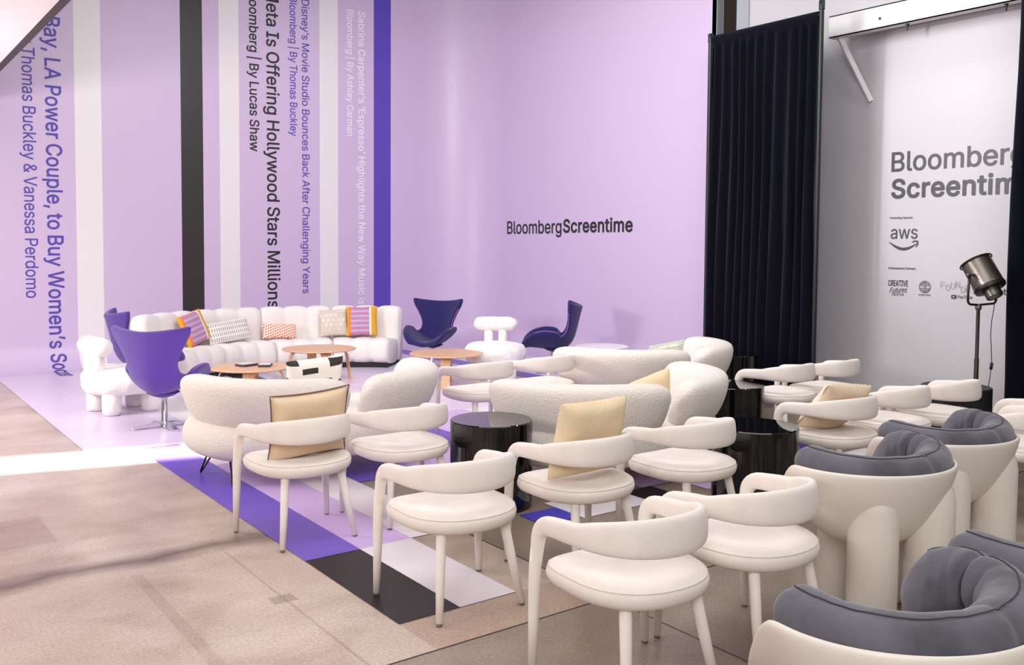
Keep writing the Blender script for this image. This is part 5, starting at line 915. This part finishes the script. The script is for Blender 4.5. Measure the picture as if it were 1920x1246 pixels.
# ------------------------------------------------------------------ violet swivel chairs
def make_swivel(m, label, loc, rz):
    t = thing('swivel_chair', label, 'chair', loc, R(rz), 'violet wing swivel chairs')
    T = [(0, .385, .352, .22, .02), (.06, .365, .368, .29, .10), (.14, .29, .372, .35, .19), (.28, .13, .355, .385, .25), (.42, -.04, .335, .375, .25), (.54, -.18, .355, .32, .20),
         (.64, -.27, .46, .25, .13), (.74, -.31, .61, .23, .10), (.86, -.345, .77, .315, .13), (.95, -.375, .885, .405, .17), (1.0, -.39, .935, .395, .17)]
    nv, nu = 34, 22; bm = bmesh.new(); L = []; edgeL = []; edgeR = []
    C = [lerp_table(T, i/nv) for i in range(nv+1)]
    for _ in range(3): C = [C[0]]+[[(a+2*b+c)/4 for a, b, c in zip(C[i-1], C[i], C[i+1])] for i in range(1, nv)]+[C[nv]]
    for i in range(nv+1):
        y, z, w, c = C[i]; a = C[max(i-1, 0)]; b = C[min(i+1, nv)]
        tg = Vector((b[0]-a[0], b[1]-a[1])).normalized(); nn = (tg.y, -tg.x)
        lp = []
        for j in range(nu+1):
            u = -1+2*j/nu; d = c*abs(u)**1.65
            lp.append((w*u*(1-.06*abs(u)**4), y+nn[0]*d, z+nn[1]*d))
        L.append(lp); edgeL.append(lp[0]); edgeR.append(lp[-1])
    rings(bm, L, False, False, False)
    sh = obj('shell', bm, m, t)
    s = sh.modifiers.new('padding', 'SOLIDIFY'); s.thickness = .06; s.offset = 0
    sb = sh.modifiers.new('smooth', 'SUBSURF'); sb.levels = 1; sb.render_levels = 1
    bm = bmesh.new(); tube(bm, edgeL[6:-4], .006, 6); tube(bm, edgeR[6:-4], .006, 6); obj('welt', bm, M['vseam'], sh)
    bm = bmesh.new(); lathe(bm, [(.04, .285), (.10, .305), (.15, .335), (.05, .35)], 24); bmesh.ops.translate(bm, vec=(0, -.02, 0), verts=bm.verts); obj('underside', bm, m, t)
    bm = bmesh.new(); lathe(bm, [(.045, .0), (.04, .035), (.03, .05), (.027, .30)], 20); obj('post', bm, M['chrome'], t, angle=40)
    for k in range(4):
        a = PI/4+k*PI/2; d = Vector((math.cos(a), math.sin(a), 0)); w = Vector((-d.y, d.x, 0))
        bm = bmesh.new(); q = []
        for r, h, hw in ((.02, .05, .028), (.15, .042, .026), (.29, .024, .022), (.30, .016, .018)):
            q.append([d*r+w*hw+Vector((0, 0, h)), d*r-w*hw+Vector((0, 0, h)), d*r-w*hw*.9+Vector((0, 0, .004 if r > .2 else h-.02)), d*r+w*hw*.9+Vector((0, 0, .004 if r > .2 else h-.02))])
        rings(bm, q); obj('foot', bm, M['chrome'], t, smooth=False)
    return t
make_swivel(M['violet'], 'violet wing swivel chair seen from behind on a chrome star base', (2.48, 8.78, 0), -42)
make_swivel(M['violet'], 'violet wing swivel chair seen from the side behind the left sheepskin chair', (2.86, 10.95, 0), -92)
make_swivel(M['dimviolet'], 'shade-darkened violet wing swivel chair facing forward, right of the channel sofa', (6.78, 10.95, 0), 128)
make_swivel(M['dimviolet'], 'shade-darkened violet wing swivel chair in profile in front of the lettered wall', (7.94, 9.68, 0), 50)

# ------------------------------------------------------------------ sheepskin chairs
def fluff(bm, amp=.012, f=14):
    bm.normal_update()
    for v in bm.verts:
        v.co += v.normal*amp*noise.noise(v.co*f)
def make_sheep(label, loc, rz):
    t = thing('sheepskin_chair', label, 'chair', loc, R(rz), 'white sheepskin chairs')
    bm = bmesh.new()
    prof = [(.4, .20), (.75, .20), (.9, .225), (.98, .275), (1.0, .335), (.98, .395), (.9, .44), (.72, .465), (.4, .472), (.15, .474)]
    rings(bm, [[(.41*s*math.cos(2*PI*k/44), .40*s*math.sin(2*PI*k/44), z) for k in range(44)] for s, z in prof])
    bmesh.ops.subdivide_edges(bm, edges=bm.edges, cuts=1, use_grid_fill=True); fluff(bm, .014); obj('seat', bm, M['sheep'], t, sub=1)
    for sx, sy in ((-1, -1), (1, -1), (-1, 1), (1, 1)):
        bm = bmesh.new(); lathe(bm, [(.05, 0), (.08, .012), (.092, .05), (.092, .25)], 24, sx*.19, sy*.20); fluff(bm, .006, 20); obj('leg', bm, M['sheep'], t)
    for sx in (-1, 1):
        bm = bmesh.new(); lathe(bm, [(.062, .40), (.06, .5), (.062, .66)], 20, sx*.095, -.29); fluff(bm, .006, 20); obj('back_post', bm, M['sheep'], t)
    bm = bmesh.new(); pts = []; rad = []
    for k in range(25):
        s = -1+2*k/24; pts.append((.295*s, -.29+.02*s*s, .69)); rad.append(.098*max(.05, (1-abs(s)**6))**.5)
    tube(bm, pts, rad, 22); fluff(bm, .012); obj('back_bolster', bm, M['sheep'], t, sub=1)
    return t
make_sheep('white sheepskin chair at the left, beside the violet chair seen from behind', (2.38, 9.88, 0), -80)
make_sheep('white sheepskin chair with T-shaped back between the two shade-darkened violet chairs', (6.95, 9.66, 0), 143)

# ------------------------------------------------------------------ studio lamp
LX, LY = 8.2, 4.0
lp = thing('studio_lamp', 'vintage pewter studio spotlight on a tall stand by the grey wall', 'floor lamp', (LX, LY, 0))
bm = bmesh.new(); lathe(bm, [(.02, .30), (.02, .75), (.016, .76), (.016, 1.20)], 14); obj('pole', bm, M['darkiron'], lp, angle=40)
bm = bmesh.new(); lathe(bm, [(.022, 1.19), (.028, 1.205), (.028, 1.225), (.014, 1.245)], 14); obj('collar', bm, M['iron'], lp, angle=40)
for k in range(3):
    a = R(35+120*k); bm = bmesh.new(); tube(bm, [(0, 0, .36), (.30*math.cos(a), .30*math.sin(a), .012)], .012, 8); obj('leg', bm, M['darkiron'], lp)
h = (rt0*.88+Vector((fw.x, fw.y, 0)).normalized()*.47).normalized()
ax = (rt0*.27+Vector((0, 0, -.84))-Vector((fw.x, fw.y, 0)).normalized()*.47).normalized()
ax = (ax-h*ax.dot(h)).normalized()
top = Vector((0, 0, 1.235)); W = .185; piv = top+Vector((0, 0, .27))+h*.05
bm = bmesh.new(); P = []
for s in (-1, 1):
    side = [piv+h*s*W-Vector((0, 0, .0)), piv+h*s*(W+.012)-Vector((0, 0, .14))]
    for a in (20, 45, 70): side.append(top+h*(.05+s*(W-.035+.05*math.cos(R(a))))+Vector((0, 0, .055-.05*math.sin(R(a)))))
    P.append(side)
tube(bm, P[0]+[top]+list(reversed(P[1])), .0105, 10); obj('yoke', bm, M['darkiron'], lp)
for s in (-1, 1):
    bm = bmesh.new(); tube(bm, [piv+h*s*(W-.07), piv+h*s*(W+.03), piv+h*s*(W+.035)], [.012, .016, .008], 10); obj('knob', bm, M['iron'], lp)
def aim(bm, o):
    q = ax.to_track_quat('Z', 'Y').to_matrix(); bmesh.ops.rotate(bm, cent=(0, 0, 0), matrix=q, verts=bm.verts); bmesh.ops.translate(bm, vec=o, verts=bm.verts)
bm = bmesh.new(); lathe(bm, [(.02, -.155), (.115, -.15), (.128, -.135), (.13, .10), (.134, .115)], 40, cap1=False); aim(bm, piv); hd = obj('lamp_head', bm, M['iron'], lp, angle=40)
bm = bmesh.new(); lathe(bm, [(.134, .115), (.138, .13), (.132, .15), (.07, .155)], 40, cap0=False); aim(bm, piv); obj('front_ring', bm, M['darkiron'], hd, angle=40)
bm = bmesh.new(); lathe(bm, [(.072, .15), (.072, .225), (.066, .232), (.062, .226), (.02, .226)], 36, cap0=False); aim(bm, piv); obj('snout', bm, M['iron'], hd, angle=40)
bm = bmesh.new(); pts = [Vector((.139*math.cos(2*PI*k/40), .139*math.sin(2*PI*k/40), -.135)) for k in range(42)]
tube(bm, pts, .007, 8, False); aim(bm, piv); obj('rear_rim', bm, M['darkiron'], hd)
bm = bmesh.new()
c0 = piv+h*.17+Vector((0, 0, -.05))
cord = [c0]+[c0+h*(.02*math.sin(k*1.3)-.004*k)+Vector((0, 0, -.125*k)) for k in range(1, 11)]+[Vector((c0.x+.05, c0.y-.02, .01)), Vector((c0.x+.25, c0.y+.1, .01))]
tube(bm, cord, .004, 6); cd = obj('power_cord', bm, M['pipe'], lp)
bm = bmesh.new(); tube(bm, [cord[6], cord[6].lerp(cord[7], .5)], .014, 8); obj('switch', bm, M['pipe'], cd)
